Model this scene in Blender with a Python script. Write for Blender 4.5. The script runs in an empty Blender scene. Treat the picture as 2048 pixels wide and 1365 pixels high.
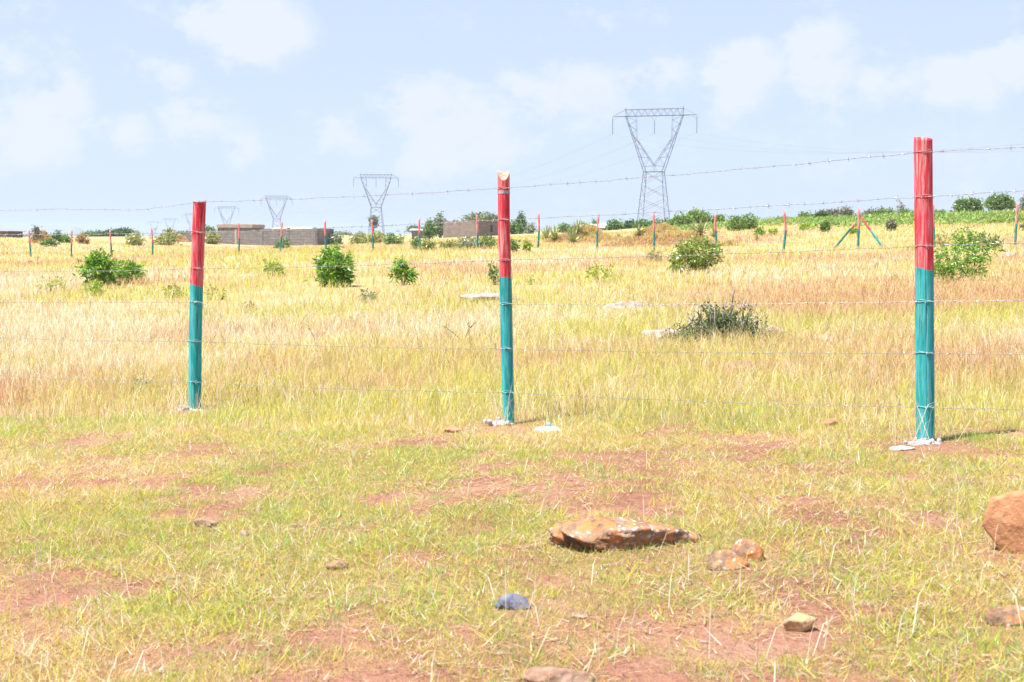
import bpy, bmesh, math, random
import numpy as np
from mathutils import Vector, Matrix

# ------------------------------------------------------------------ camera, sky, sun, exposure
scene = bpy.context.scene
F = 50.0 / 36.0 * 2048.0            # focal length in photo pixels (photo 2048 x 1365)
HORIZON = 465.0                     # row of the eye-level horizon in the photo
PITCH = math.atan((682.5 - HORIZON) / F)
CAMZ = 1.4
cd = bpy.data.cameras.new("camera")
cam = bpy.data.objects.new("camera", cd)
scene.collection.objects.link(cam)
cam.location = (0, 0, CAMZ)
cam.rotation_euler = (math.pi / 2 - PITCH, 0, 0)
cd.lens = 50; cd.sensor_width = 36; cd.clip_start = 0.1; cd.clip_end = 30000
cd.dof.use_dof = True; cd.dof.focus_distance = 14.0; cd.dof.aperture_fstop = 8.0
scene.camera = cam
cy = scene.cycles
cy.max_bounces = 6; cy.diffuse_bounces = 3; cy.glossy_bounces = 2; cy.transmission_bounces = 4; cy.volume_bounces = 0
cy.use_denoising = True; cy.denoiser = 'OPENIMAGEDENOISE'; cy.denoising_prefilter = 'ACCURATE'; cy.denoising_input_passes = 'RGB_ALBEDO_NORMAL'; cy.use_adaptive_sampling = False

SUN_EL, SUN_AZ = math.radians(66), math.radians(-118)   # azimuth from +Y, clockwise positive (sun high, left and a little behind)
sun_dir = Vector((math.sin(SUN_AZ) * math.cos(SUN_EL), math.cos(SUN_AZ) * math.cos(SUN_EL), math.sin(SUN_EL)))
sl = bpy.data.lights.new("sun", 'SUN'); sl.energy = 4.6; sl.angle = math.radians(0.53); sl.color = (1.0, 0.95, 0.87)
so = bpy.data.objects.new("sun", sl); scene.collection.objects.link(so)
so.rotation_euler = sun_dir.to_track_quat('Z', 'Y').to_euler(); so.location = sun_dir * 60

vs = scene.view_settings
vs.view_transform = 'Standard'; vs.look = 'None'; vs.exposure = 1.44; vs.gamma = 1.0; vs.use_curve_mapping = False

world = bpy.data.worlds.new("World"); scene.world = world; world.use_nodes = True
wt = world.node_tree; wt.nodes.clear()

def pix_dir(px, py):
    c, s = math.cos(PITCH), math.sin(PITCH)
    u, v = px - 1024.0, 682.5 - py
    return Vector((u, F * c + v * s, -F * s + v * c)).normalized()

def build_world():
    N, L = wt.nodes, wt.links
    def n(t, **k):
        nd = N.new(t)
        for a, b in k.items(): setattr(nd, a, b)
        return nd
    def math_(op, a, b=None, c=None, clamp=False):
        m = n('ShaderNodeMath', operation=op, use_clamp=clamp)
        for i, v in enumerate((a, b, c)):
            if v is None: continue
            if isinstance(v, (int, float)): m.inputs[i].default_value = v
            else: L.new(v, m.inputs[i])
        return m.outputs[0]
    sky = n('ShaderNodeTexSky', sky_type='NISHITA')
    sky.sun_disc = False; sky.sun_elevation = SUN_EL; sky.sun_rotation = SUN_AZ % (2 * math.pi)
    sky.altitude = 1500; sky.air_density = 1.0; sky.dust_density = 2.2; sky.ozone_density = 1.2
    tc = n('ShaderNodeTexCoord')
    sq = n('ShaderNodeMapping'); sq.inputs['Scale'].default_value = (1, 1, 1.5)
    L.new(tc.outputs['Generated'], sq.inputs['Vector'])
    nz = n('ShaderNodeTexNoise'); nz.inputs['Scale'].default_value = 21; nz.inputs['Detail'].default_value = 10; nz.inputs['Roughness'].default_value = 0.68
    L.new(sq.outputs[0], nz.inputs['Vector'])
    big = n('ShaderNodeTexNoise'); big.inputs['Scale'].default_value = 5; big.inputs['Detail'].default_value = 3
    L.new(sq.outputs[0], big.inputs['Vector'])
    warp = n('ShaderNodeVectorMath', operation='SCALE'); warp.inputs['Scale'].default_value = 0.034
    nw = n('ShaderNodeTexNoise'); nw.inputs['Scale'].default_value = 42; nw.inputs['Detail'].default_value = 8
    L.new(sq.outputs[0], nw.inputs['Vector']); L.new(nw.outputs['Color'], warp.inputs[0])
    wadd = n('ShaderNodeVectorMath', operation='ADD'); L.new(sq.outputs[0], wadd.inputs[0]); L.new(warp.outputs[0], wadd.inputs[1])
    # cumulus seen in the photograph: direction, angular radius, weight
    puffs = [(505, 50, 105, .62), (130, 205, 62, .5), (345, 150, 60, .28), (60, 265, 110, .42), (240, 265, 70, .42), (420, 235, 95, .42), (470, 290, 80, .3),
             (830, 215, 85, .42), (930, 250, 115, .40), (690, 265, 80, .32), (1130, 205, 90, .34), (1040, 165, 50, .26), (1480, 150, 90, .46), (1350, 145, 70, .3), (1630, 85, 62, .46),
             (1640, 140, 85, .4), (1800, 165, 90, .36), (1900, 165, 85, .44), (2035, 118, 52, .6), (1960, 120, 50, .34), (1700, 250, 130, .2), (1880, 330, 110, .18), (20, 140, 70, .25)]
    acc = None
    for (px, py, r, w) in puffs:
        d = pix_dir(px, py)
        dm = n('ShaderNodeVectorMath', operation='DISTANCE')
        L.new(wadd.outputs[0], dm.inputs[0]); dm.inputs[1].default_value = (d.x + .017, d.y + .017, d.z * 1.5 + .017)
        v = math_('MULTIPLY_ADD', dm.outputs['Value'], -w / (r / F * 1.6), w)
        v = math_('MAXIMUM', v, 0.0)
        acc = v if acc is None else math_('MAXIMUM', acc, v)
    dens = math_('ADD', math_('MULTIPLY', nz.outputs['Fac'], 0.85), math_('MULTIPLY', big.outputs['Fac'], 0.35))
    dens = math_('ADD', dens, math_('MULTIPLY', acc, 0.85))
    mr = n('ShaderNodeMapRange'); mr.interpolation_type = 'SMOOTHSTEP'
    mr.inputs['From Min'].default_value = 0.63; mr.inputs['From Max'].default_value = 0.87
    L.new(dens, mr.inputs['Value'])
    veil = math_('MULTIPLY_ADD', mr.outputs[0], 0.88, 0.02, clamp=True)
    thin = n('ShaderNodeMixRGB'); thin.inputs[0].default_value = 0.85          # thin high haze over the blue
    L.new(sky.outputs[0], thin.inputs[1]); thin.inputs[2].default_value = (2.82, 3.30, 4.55, 1)
    mx = n('ShaderNodeMixRGB'); L.new(veil, mx.inputs[0]); L.new(thin.outputs[0], mx.inputs[1]); mx.inputs[2].default_value = (3.7, 3.95, 4.8, 1)
    bg = n('ShaderNodeBackground'); bg.inputs['Strength'].default_value = 0.085
    out = n('ShaderNodeOutputWorld')
    L.new(mx.outputs[0], bg.inputs['Color']); L.new(bg.outputs[0], out.inputs['Surface'])
build_world()

# ------------------------------------------------------------------ helpers
COL = scene.collection
rng = np.random.default_rng(7)
random.seed(7)

def lattice_noise(seed):
    t = np.random.default_rng(seed).random((256, 256))
    def f(x, y):
        x = np.asarray(x, float); y = np.asarray(y, float)
        xi = np.floor(x).astype(int); yi = np.floor(y).astype(int)
        fx = x - xi; fy = y - yi
        fx = fx * fx * (3 - 2 * fx); fy = fy * fy * (3 - 2 * fy)
        a = t[xi & 255, yi & 255]; b = t[(xi + 1) & 255, yi & 255]
        c = t[xi & 255, (yi + 1) & 255]; d = t[(xi + 1) & 255, (yi + 1) & 255]
        return (a * (1 - fx) + b * fx) * (1 - fy) + (c * (1 - fx) + d * fx) * fy
    return f
def fbm(seed, octaves=4):
    fs = [lattice_noise(seed * 31 + i) for i in range(octaves)]
    def g(x, y, s=1.0):
        v = 0; a = 0.5; tot = 0
        for i, f in enumerate(fs):
            v = v + a * f(np.asarray(x) * s * 2 ** i + 13.7 * i, np.asarray(y) * s * 2 ** i + 7.3 * i); tot += a; a *= 0.55
        return v / tot
    return g

def pt(px, py, depth):
    """point seen at photo pixel (px, py) at distance depth along +Y"""
    d = pix_dir(px, py); k = depth / d.y
    return Vector((d.x * k, depth, CAMZ + d.z * k))

def tag(o, label=None, cat=None, group=None, kind=None):
    if label: o["label"] = label
    if cat: o["category"] = cat
    if group: o["group"] = group
    if kind: o["kind"] = kind
    return o

def obj(name, me, mat=None, parent=None, loc=None):
    o = bpy.data.objects.new(name, me); COL.objects.link(o)
    if mat is not None and me is not None and not me.materials: me.materials.append(mat)
    if parent is not None: o.parent = parent
    if loc is not None: o.location = loc
    return o

def empty(name, loc, rz=0.0):
    o = bpy.data.objects.new(name, None); COL.objects.link(o)
    o.location = loc; o.rotation_euler = (0, 0, rz); o.empty_display_size = 0.2
    return o

def np_mesh(name, verts, quads=None, tris=None, colors=None, smooth=False):
    me = bpy.data.meshes.new(name)
    verts = np.ascontiguousarray(verts, np.float32)
    nq = 0 if quads is None else len(quads); nt = 0 if tris is None else len(tris)
    me.vertices.add(len(verts)); me.vertices.foreach_set('co', verts.ravel())
    me.loops.add(nq * 4 + nt * 3); me.polygons.add(nq + nt)
    idx = []
    if nq: idx.append(np.asarray(quads, np.int32).ravel())
    if nt: idx.append(np.asarray(tris, np.int32).ravel())
    me.loops.foreach_set('vertex_index', np.concatenate(idx))
    st = np.concatenate([np.arange(nq) * 4, nq * 4 + np.arange(nt) * 3]).astype(np.int32)
    me.polygons.foreach_set('loop_start', st)
    if smooth: me.polygons.foreach_set('use_smooth', np.ones(nq + nt, bool))
    me.update(calc_edges=True)
    if colors is not None:
        at = me.color_attributes.new('Col', 'FLOAT_COLOR', 'POINT')
        c4 = np.ones((len(verts), 4), np.float32); c4[:, :3] = colors
        at.data.foreach_set('color', c4.ravel())
    me.validate()
    return me

class MB:
    """collects plain geometry for one mesh"""
    def __init__(s): s.v = []; s.f = []
    def add(s, vs, fs):
        b = len(s.v); s.v += [tuple(x) for x in vs]; s.f += [tuple(i + b for i in f) for f in fs]
    def box(s, lo, hi, M=None):
        x0, y0, z0 = lo; x1, y1, z1 = hi
        vs = [Vector(p) for p in ((x0, y0, z0), (x1, y0, z0), (x1, y1, z0), (x0, y1, z0), (x0, y0, z1), (x1, y0, z1), (x1, y1, z1), (x0, y1, z1))]
        if M is not None: vs = [M @ v for v in vs]
        s.add(vs, ((0, 3, 2, 1), (4, 5, 6, 7), (0, 1, 5, 4), (1, 2, 6, 5), (2, 3, 7, 6), (3, 0, 4, 7)))
    def tube(s, pts, rad, n=6, cap=True):
        pts = [Vector(p) for p in pts]
        if not hasattr(rad, '__len__'): rad = [rad] * len(pts)
        rings = []; up = None
        for i, p in enumerate(pts):
            t = (pts[min(i + 1, len(pts) - 1)] - pts[max(i - 1, 0)])
            t = t.normalized() if t.length > 1e-9 else Vector((0, 0, 1))
            if up is None:
                a = Vector((1, 0, 0)) if abs(t.x) < .8 else Vector((0, 1, 0))
                up = (a - t * a.dot(t)).normalized()
            else:
                up = (up - t * up.dot(t)).normalized()
            w = t.cross(up)
            rings.append([p + (up * math.cos(6.28318 * k / n) + w * math.sin(6.28318 * k / n)) * rad[i] for k in range(n)])
        vs = [v for r in rings for v in r]; fs = []
        for i in range(len(pts) - 1):
            for k in range(n):
                a = i * n + k; b = i * n + (k + 1) % n
                fs.append((a, b, b + n, a + n))
        if cap:
            fs.append(tuple(range(n - 1, -1, -1))); fs.append(tuple((len(pts) - 1) * n + k for k in range(n)))
        s.add(vs, fs)
    def bar(s, a, b, w): s.tube([a, b], w * .6, 4, False)
    def mesh(s, name, smooth=False):
        me = bpy.data.meshes.new(name); me.from_pydata(s.v, [], s.f); me.update()
        if smooth: me.polygons.foreach_set('use_smooth', [True] * len(me.polygons))
        return me
    def build(s, name, mat, parent=None, smooth=False, loc=None): return obj(name, s.mesh(name, smooth), mat, parent, loc)

# ------------------------------------------------------------------ materials
class MT:
    def __init__(s, name, rough=0.9, spec=0.2):
        s.m = bpy.data.materials.new(name); s.m.use_nodes = True
        s.N = s.m.node_tree.nodes; s.L = s.m.node_tree.links
        s.b = s.N['Principled BSDF']; s.out = s.N['Material Output']
        s.b.inputs['Roughness'].default_value = rough; s.b.inputs['Specular IOR Level'].default_value = spec
        s.tc = s.n('ShaderNodeTexCoord')
    def n(s, t, **k):
        nd = s.N.new(t)
        for a, b in k.items(): setattr(nd, a, b)
        return nd
    def co(s, scale=(1, 1, 1), src='Object'):
        m = s.n('ShaderNodeMapping'); m.inputs['Scale'].default_value = scale
        s.L.new(s.tc.outputs[src], m.inputs['Vector']); return m.outputs[0]
    def noise(s, scale, detail=5, rough=.6, co=None, color=False):
        t = s.n('ShaderNodeTexNoise'); t.inputs['Scale'].default_value = scale; t.inputs['Detail'].default_value = detail; t.inputs['Roughness'].default_value = rough
        s.L.new(co if co is not None else s.co(), t.inputs['Vector']); return t.outputs['Color' if color else 'Fac']
    def ramp(s, fac, stops):
        r = s.n('ShaderNodeValToRGB'); e = r.color_ramp.elements
        while len(e) < len(stops): e.new(0.5)
        for k, (p, c) in enumerate(stops):
            e[k].position = p; e[k].color = (*c, 1) if len(c) == 3 else c
        s.L.new(fac, r.inputs[0]); return r.outputs[0]
    def mix(s, fac, a, b, mode='MIX'):
        m = s.n('ShaderNodeMixRGB', blend_type=mode)
        for i, v in enumerate((fac, a, b)):
            if isinstance(v, (int, float)): m.inputs[i].default_value = v
            elif isinstance(v, tuple): m.inputs[i].default_value = (*v, 1)
            else: s.L.new(v, m.inputs[i])
        return m.outputs[0]
    def math(s, op, a, b=None, c=None, clamp=False):
        m = s.n('ShaderNodeMath', operation=op, use_clamp=clamp)
        for i, v in enumerate((a, b, c)):
            if v is None: continue
            if isinstance(v, (int, float)): m.inputs[i].default_value = v
            else: s.L.new(v, m.inputs[i])
        return m.outputs[0]
    def color(s, c):
        if isinstance(c, tuple): s.b.inputs['Base Color'].default_value = (*c, 1)
        else: s.L.new(c, s.b.inputs['Base Color'])
        return s
    def bump(s, h, strength=.5, dist=.01):
        b = s.n('ShaderNodeBump'); b.inputs['Strength'].default_value = strength; b.inputs['Distance'].default_value = dist
        s.L.new(h, b.inputs['Height']); s.L.new(b.outputs[0], s.b.inputs['Normal']); return s

W3 = lambda v: (v, v, v)
def mat_leaf(name, trans=0.35, gloss=0.25, rough=.5):
    """vertex-coloured leaf or blade: diffuse, some light passing through"""
    t = MT(name, rough, gloss)
    a = t.n('ShaderNodeVertexColor'); a.layer_name = 'Col'
    t.color(a.outputs[0])
    tr = t.n('ShaderNodeBsdfTranslucent'); t.L.new(a.outputs[0], tr.inputs['Color'])
    mx = t.n('ShaderNodeMixShader'); mx.inputs[0].default_value = trans
    t.L.new(t.b.outputs[0], mx.inputs[1]); t.L.new(tr.outputs[0], mx.inputs[2]); t.L.new(mx.outputs[0], t.out.inputs['Surface'])
    return t.m
M = {}
M['grass'] = mat_leaf('grass_blades', .5, .12, .6)
M['leaf'] = mat_leaf('leaves', .36, .8, .32)
M['leaf_dull'] = mat_leaf('leaves_dull', .3, .1, .7)

def mat_ground():
    t = MT('ground_soil', .95, .05)
    co = t.co(src='Object')
    soil = t.ramp(t.noise(1.3, 6, .65, co), [(.3, (.25, .115, .078)), (.55, (.35, .18, .125)), (.75, (.43, .265, .20))])
    fine = t.noise(38, 5, .7, co)
    soil = t.mix(.5, soil, t.ramp(fine, [(.35, W3(.55)), (.5, W3(.95)), (.7, W3(1.25))]), 'MULTIPLY')
    litter = t.ramp(t.noise(60, 4, .7, co), [(.3, (.30, .19, .08)), (.55, (.50, .36, .17)), (.75, (.60, .48, .26))])
    lf = t.ramp(t.noise(3.1, 5, .65, co), [(.54, W3(0)), (.70, W3(.35))])
    near = t.mix(lf, soil, litter)
    thatch = t.ramp(t.noise(.35, 8, .62, co), [(.28, (.36, .19, .12)), (.42, (.42, .28, .16)), (.58, (.43, .33, .17)), (.70, (.31, .32, .12))])
    thatch = t.mix(.45, thatch, t.ramp(t.noise(9, 6, .75, co), [(.3, W3(.55)), (.5, W3(1)), (.72, W3(1.2))]), 'MULTIPLY')
    bare = t.ramp(t.noise(.16, 6, .6, co), [(.57, W3(0)), (.66, W3(.8))])
    thatch = t.mix(bare, thatch, (.47, .24, .13))
    sx = t.n('ShaderNodeSeparateXYZ'); t.L.new(co, sx.inputs[0])
    edge = t.math('MULTIPLY_ADD', sx.outputs['X'], .33, sx.outputs['Y'])          # runs along the fence line
    edge = t.math('ADD', edge, t.math('MULTIPLY_ADD', t.noise(.8, 4, .6, co), 3.0, -1.5))
    k = t.n('ShaderNodeMapRange'); k.inputs['From Min'].default_value = 9.0; k.inputs['From Max'].default_value = 11.5
    t.L.new(edge, k.inputs['Value'])
    c = t.mix(k.outputs[0], near, thatch)
    far = t.n('ShaderNodeMapRange'); far.inputs['From Min'].default_value = 150; far.inputs['From Max'].default_value = 420; t.L.new(sx.outputs['Y'], far.inputs['Value'])
    farc = t.ramp(t.noise(.012, 6, .65, co), [(.35, (.17, .19, .07)), (.5, (.30, .28, .11)), (.65, (.38, .33, .15))])
    c = t.mix(far.outputs[0], c, farc)
    t.color(c)
    h = t.math('ADD', t.math('MULTIPLY', t.noise(7, 6, .65, co), 1.0), t.math('MULTIPLY', fine, .35))
    t.bump(h, 1.0, .09)
    return t.m
M['ground'] = mat_ground()

def mat_mound():
    t = MT('red_earth', .95, .05); co = t.co()
    c = t.ramp(t.noise(1.6, 7, .68, co), [(.3, (.18, .08, .045)), (.5, (.33, .155, .085)), (.72, (.43, .25, .15))])
    c = t.mix(.6, c, t.ramp(t.noise(14, 5, .7, co), [(.32, W3(.5)), (.5, W3(1)), (.7, W3(1.25))]), 'MULTIPLY')
    t.color(c); t.bump(t.noise(4, 7, .75, co), 1.0, .35); return t.m
M['mound'] = mat_mound()

def mat_post(name, split, slope, seed, far=False):
    """round pole painted red above and teal below, worn along the grain"""
    t = MT(name, .85, .1)
    sep = t.n('ShaderNodeSeparateXYZ'); t.L.new(t.tc.outputs['Object'], sep.inputs[0])
    off = t.n('ShaderNodeMapping'); off.inputs['Location'].default_value = (seed * 3.1, seed * 1.7, seed * 2.3); t.L.new(t.tc.outputs['Object'], off.inputs[0])
    def gr(sx, sz, det=6, ro=.65, sc=1.0):
        m = t.n('ShaderNodeMapping'); m.inputs['Scale'].default_value = (sx, sx, sz); t.L.new(off.outputs[0], m.inputs[0])
        return t.noise(sc, det, ro, m.outputs[0])
    grain = gr(90, 4.5); broad = gr(16, 2.2, 4); drip = gr(26, 3.0, 5)
    red = t.ramp(broad, [(.3, (.42, .018, .035)), (.5, (.52, .035, .055)), (.7, (.56, .085, .10))])
    red = t.mix(t.mix(1, t.ramp(grain, [(.43, W3(0)), (.60, W3(.9))]), t.ramp(broad, [(.38, W3(.12)), (.56, W3(1))]), 'MULTIPLY'), red, (.58, .31, .30))
    red = t.mix(t.ramp(drip, [(.57, W3(0)), (.66, W3(.55))]), red, (.30, .006, .012))
    if far: red = t.mix(t.ramp(gr(14, 6, 4), [(.42, W3(.1)), (.6, W3(.6))]), red, (.56, .34, .33))
    teal = t.ramp(broad, [(.3, (.006, .18, .19)), (.5, (.018, .28, .29)), (.7, (.05, .38, .40))])
    if far: teal = t.ramp(broad, [(.3, (.003, .085, .055)), (.5, (.006, .13, .09)), (.7, (.02, .20, .16))])
    teal = t.mix(t.ramp(grain, [(.46, W3(0)), (.64, W3(.75))]), teal, (.16, .40, .41))
    teal = t.mix(t.ramp(drip, [(.54, W3(0)), (.66, W3(.75))]), teal, (.005, .14, .145))
    e = t.math('MULTIPLY_ADD', sep.outputs['X'], -slope, sep.outputs['Z'])
    e = t.math('ADD', e, t.math('MULTIPLY_ADD', gr(30, 30, 3), .016, -.008 - split))
    k = t.n('ShaderNodeMapRange'); k.inputs['From Min'].default_value = -.003; k.inputs['From Max'].default_value = .003; t.L.new(e, k.inputs['Value'])
    c = t.mix(k.outputs[0], teal, red)
    crack = t.ramp(gr(26, .9, 3, .5), [(.484, W3(0)), (.497, W3(1)), (.510, W3(0))])
    crack = t.mix(1.0, crack, t.ramp(gr(5, 1.2, 2), [(.5, W3(0)), (.6, W3(.5))]), 'MULTIPLY')
    c = t.mix(crack, c, (.03, .02, .018))
    chip = t.ramp(gr(34, 22, 4), [(.69, W3(0)), (.73, W3(.8))])
    c = t.mix(chip, c, (.44, .33, .24))
    t.color(c)
    t.bump(t.math('ADD', grain, t.math('MULTIPLY', crack, -1.5)), .55, .003)
    return t.m

def mat_wood(name='cut_wood'):
    t = MT(name, .8, .1); co = t.co((60, 60, 8))
    t.color(t.ramp(t.noise(1, 5, .6, co), [(.3, (.26, .13, .09)), (.5, (.40, .26, .19)), (.7, (.50, .38, .30))])); t.bump(t.noise(1.6, 5, .6, co), .4, .003); return t.m
M['cut_wood'] = mat_wood()
def mat_simple(name, stops, scale, rough=.85, bump=.4, bd=.01, spec=.15, metal=0.0):
    t = MT(name, rough, spec); t.b.inputs['Metallic'].default_value = metal
    f = t.noise(scale, 6, .65); t.color(t.ramp(f, stops)); t.bump(t.noise(scale * 3, 5, .65), bump, bd); return t.m
M['wire'] = mat_simple('galvanised_wire', [(.3, W3(.22)), (.6, W3(.36)), (.8, (.42, .40, .40))], 40, .55, .1, .001, .4, .3)
M['steel'] = mat_simple('tower_steel', [(.3, (.075, .07, .06)), (.7, (.12, .11, .095))], .6, .6, .1, .01, .3, .3)
M['conductor'] = mat_simple('conductor_metal', [(.3, W3(.22)), (.7, W3(.30))], .6, .6, .1, .01, .3, .3)
M['insulator'] = mat_simple('insulator_glass', [(.3, (.12, .10, .10)), (.7, (.2, .18, .18))], 2, .4, .1, .01, .5)
M['concrete'] = mat_simple('pale_concrete', [(.3, (.30, .24, .22)), (.5, (.50, .46, .45)), (.68, (.66, .63, .63))], 20, .9, .9, .03)
M['pale_rock'] = mat_simple('pale_limestone', [(.3, (.19, .13, .10)), (.5, (.34, .27, .24)), (.66, (.52, .48, .47))], 7, .9, .9, .04)
M['tan_rock'] = mat_simple('tan_sandstone', [(.28, (.27, .15, .08)), (.5, (.43, .28, .16)), (.72, (.52, .37, .24))], 7, .9, .7, .015)
M['red_boulder'] = mat_simple('reddish_boulder', [(.28, (.24, .11, .055)), (.5, (.40, .20, .105)), (.72, (.48, .28, .17))], 5, .9, .8, .02)
M['blue_rock'] = mat_simple('blue_grey_stone', [(.3, (.07, .075, .11)), (.5, (.13, .14, .19)), (.75, (.30, .27, .27))], 14, .75, .7, .01)
M['dark_rock'] = mat_simple('dark_brown_stone', [(.3, (.14, .085, .06)), (.5, (.27, .17, .12)), (.75, (.42, .31, .25))], 14, .9, .8, .01)
M['clod'] = mat_simple('red_earth_clod', [(.3, (.26, .11, .06)), (.5, (.42, .2, .12)), (.75, (.52, .31, .2))], 9, .95, .9, .02)
M['bark'] = mat_simple('bark', [(.3, (.10, .075, .055)), (.7, (.22, .18, .14))], 14, .9, .7, .02)
M['dead_wood'] = mat_simple('dead_grey_wood', [(.3, (.16, .135, .12)), (.7, (.38, .34, .31))], 20, .9, .5, .01)
M['twig'] = mat_simple('dry_twig', [(.3, (.12, .08, .05)), (.7, (.26, .19, .13))], 30, .9, .5, .01)
def mat_lichen():
    t = MT('lichen_rock', .9, .1); co = t.co()
    c = t.ramp(t.noise(9, 6, .7, co), [(.3, (.09, .06, .04)), (.5, (.24, .155, .105)), (.7, (.42, .32, .25))])
    c = t.mix(t.ramp(t.noise(15, 7, .72, t.co((1.2, 1.3, .9))), [(.47, W3(0)), (.56, W3(.85))]), c, (.52, .20, .07))
    v = t.n('ShaderNodeTexVoronoi'); v.inputs['Scale'].default_value = 40; v.inputs['Randomness'].default_value = 1
    wv = t.mix(.06, co, t.noise(9, 4, .6, co, True)); t.L.new(wv, v.inputs['Vector'])
    spot = t.mix(1, t.ramp(v.outputs['Distance'], [(.20, W3(1)), (.34, W3(0))]), t.ramp(t.noise(6, 3, .6, co), [(.46, W3(0)), (.52, W3(.95))]), 'MULTIPLY')
    c = t.mix(spot, c, (.56, .52, .50))
    t.color(c); t.bump(t.noise(24, 6, .7, co), 1, .02); return t.m
M['lichen'] = mat_lichen()
def mat_block(name, a, b, mortar, s=1.0):
    t = MT(name, .95, .05)
    sep = t.n('ShaderNodeSeparateXYZ'); t.L.new(t.tc.outputs['Object'], sep.inputs[0])
    cb = t.n('ShaderNodeCombineXYZ'); t.L.new(t.math('ADD', sep.outputs['X'], sep.outputs['Y']), cb.inputs[0]); t.L.new(sep.outputs['Z'], cb.inputs[1])
    br = t.n('ShaderNodeTexBrick'); t.L.new(cb.outputs[0], br.inputs['Vector'])
    br.inputs['Color1'].default_value = (*a, 1); br.inputs['Color2'].default_value = (*b, 1); br.inputs['Mortar'].default_value = (*mortar, 1)
    br.inputs['Scale'].default_value = s; br.inputs['Brick Width'].default_value = .45; br.inputs['Row Height'].default_value = .22; br.inputs['Mortar Size'].default_value = .022
    c = t.mix(.6, br.outputs['Color'], t.ramp(t.noise(1.2, 6, .7), [(.3, W3(.65)), (.7, W3(1.2))]), 'MULTIPLY')
    t.color(c); t.bump(br.outputs['Fac'], -.6, .02); return t.m
M['grey_block'] = mat_block('grey_stone_block', (.11, .105, .105), (.18, .165, .16), (.29, .27, .26))
M['tan_block'] = mat_block('tan_stone_block', (.16, .125, .11), (.23, .18, .155), (.20, .18, .17))
M['fascia'] = mat_simple('ring_beam_concrete', [(.3, (.30, .22, .16)), (.7, (.44, .34, .26))], 2, .9, .3, .02)
M['dark_open'] = mat_simple('slot_opening_shade', [(.3, W3(.03)), (.7, W3(.06))], 3)  # near-black colour painted as the shade inside a wall opening
M['rust_roof'] = mat_simple('rusty_roof_sheet', [(.3, (.34, .22, .15)), (.6, (.52, .38, .27)), (.8, (.60, .52, .45))], 1.2, .6, .2, .02, .3)
M['white_roof'] = mat_simple('bright_roof_sheet', [(.3, W3(.62)), (.7, W3(.80))], 1.2, .4, .2, .02, .4, .1)
M['hill'] = mat_simple('far_hillside', [(.3, (.12, .13, .10)), (.7, (.22, .21, .15))], .01, .95, .2, 1)
M['blue_peg'] = mat_simple('blue_painted_peg', [(.3, (.16, .30, .48)), (.7, (.25, .42, .62))], 30, .6)

# ------------------------------------------------------------------ terrain height from points whose distance is known
FAR_X = [60, 143, 222, 303, 388, 476, 560, 652, 745, 841, 953, 1076, 1196, 1307, 1435, 1567, 1717, 1871, 2033]
FAR_TOP = [460, 461, 461, 456, 450, 446, 443, 442, 440, 436, 430, 427, 430, 426, 428, 423, 418, 407, 407]
FAR_D = [89.8 * (1 - 0.018593 * k) for k in range(19)]
POST_H = 1.75
# near fence: distance from the pixel height of each post
ND = [11.74, 9.78, 8.13]
NEAR = [
    dict(d=ND[0], line=[(390, 823, 25), (390, 690, 26), (393, 570, 26), (397, 470, 25.5), (399.5, 401, 25)]),
    dict(d=ND[1], line=[(1018, 850, 23), (1014.5, 730, 24), (1012.5, 620, 24.5), (1011, 555, 24.5), (1008, 460, 24), (1007, 341, 24)]),
    dict(d=ND[2], line=[(1851, 888, 36), (1849.5, 720, 37), (1848.5, 541, 36), (1847, 400, 36), (1846, 277, 36)]),
]
ctrl = [(0, 0, -1.33), (-7, 0, -1.55), (7, 0, -1.13), (0, -12, -1.33), (-14, 10, -1.75), (14, 8, -.95)]
for q in NEAR:
    p = pt(q['line'][0][0], q['line'][0][1], q['d']); ctrl.append((p.x, p.y, p.z - CAMZ))
for k in (0, 3, 6, 9, 11, 13, 15, 16, 18):
    p = pt(FAR_X[k], FAR_TOP[k], FAR_D[k]); ctrl.append((p.x, p.y, p.z - CAMZ - POST_H))
for (px, py, d) in [(10, 476, 180), (500, 491, 200), (930, 474, 255), (1250, 462, 250), (1313, 451, 436), (1700, 452, 110), (2000, 449, 105), (1950, 432, 220), (1700, 437, 220),
                    (752, 471, 829), (553, 477.5, 1190), (453, 479, 1540), (384, 480, 1910), (338, 481, 2280), (305, 481, 2650), (200, 483, 4000), (1024, 466, 4000), (1900, 455, 4000)]:
    p = pt(px, py, d); ctrl.append((p.x, p.y, p.z - CAMZ))
ctrl += [(4000, 0, 6), (-4000, 0, -20), (0, -4000, 0), (100, -20, 1), (-100, -20, -3)]
ctrl = np.array(ctrl)
SC = 18.0
def warpc(x, y): return np.arcsinh(np.asarray(x, float) / SC), np.arcsinh(np.asarray(y, float) / SC)
def _tps():
    u, v = warpc(ctrl[:, 0], ctrl[:, 1]); n = len(u)
    r2 = (u[:, None] - u[None]) ** 2 + (v[:, None] - v[None]) ** 2
    K = 0.5 * r2 * np.log(r2 + 1e-12); K[np.diag_indices(n)] += 1e-4
    P = np.c_[np.ones(n), u, v]
    A = np.zeros((n + 3, n + 3)); A[:n, :n] = K; A[:n, n:] = P; A[n:, :n] = P.T
    w = np.linalg.solve(A, np.r_[ctrl[:, 2], 0, 0, 0]); return u, v, w
_TU, _TV, _TW = _tps()
_bump = fbm(3, 4)
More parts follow.
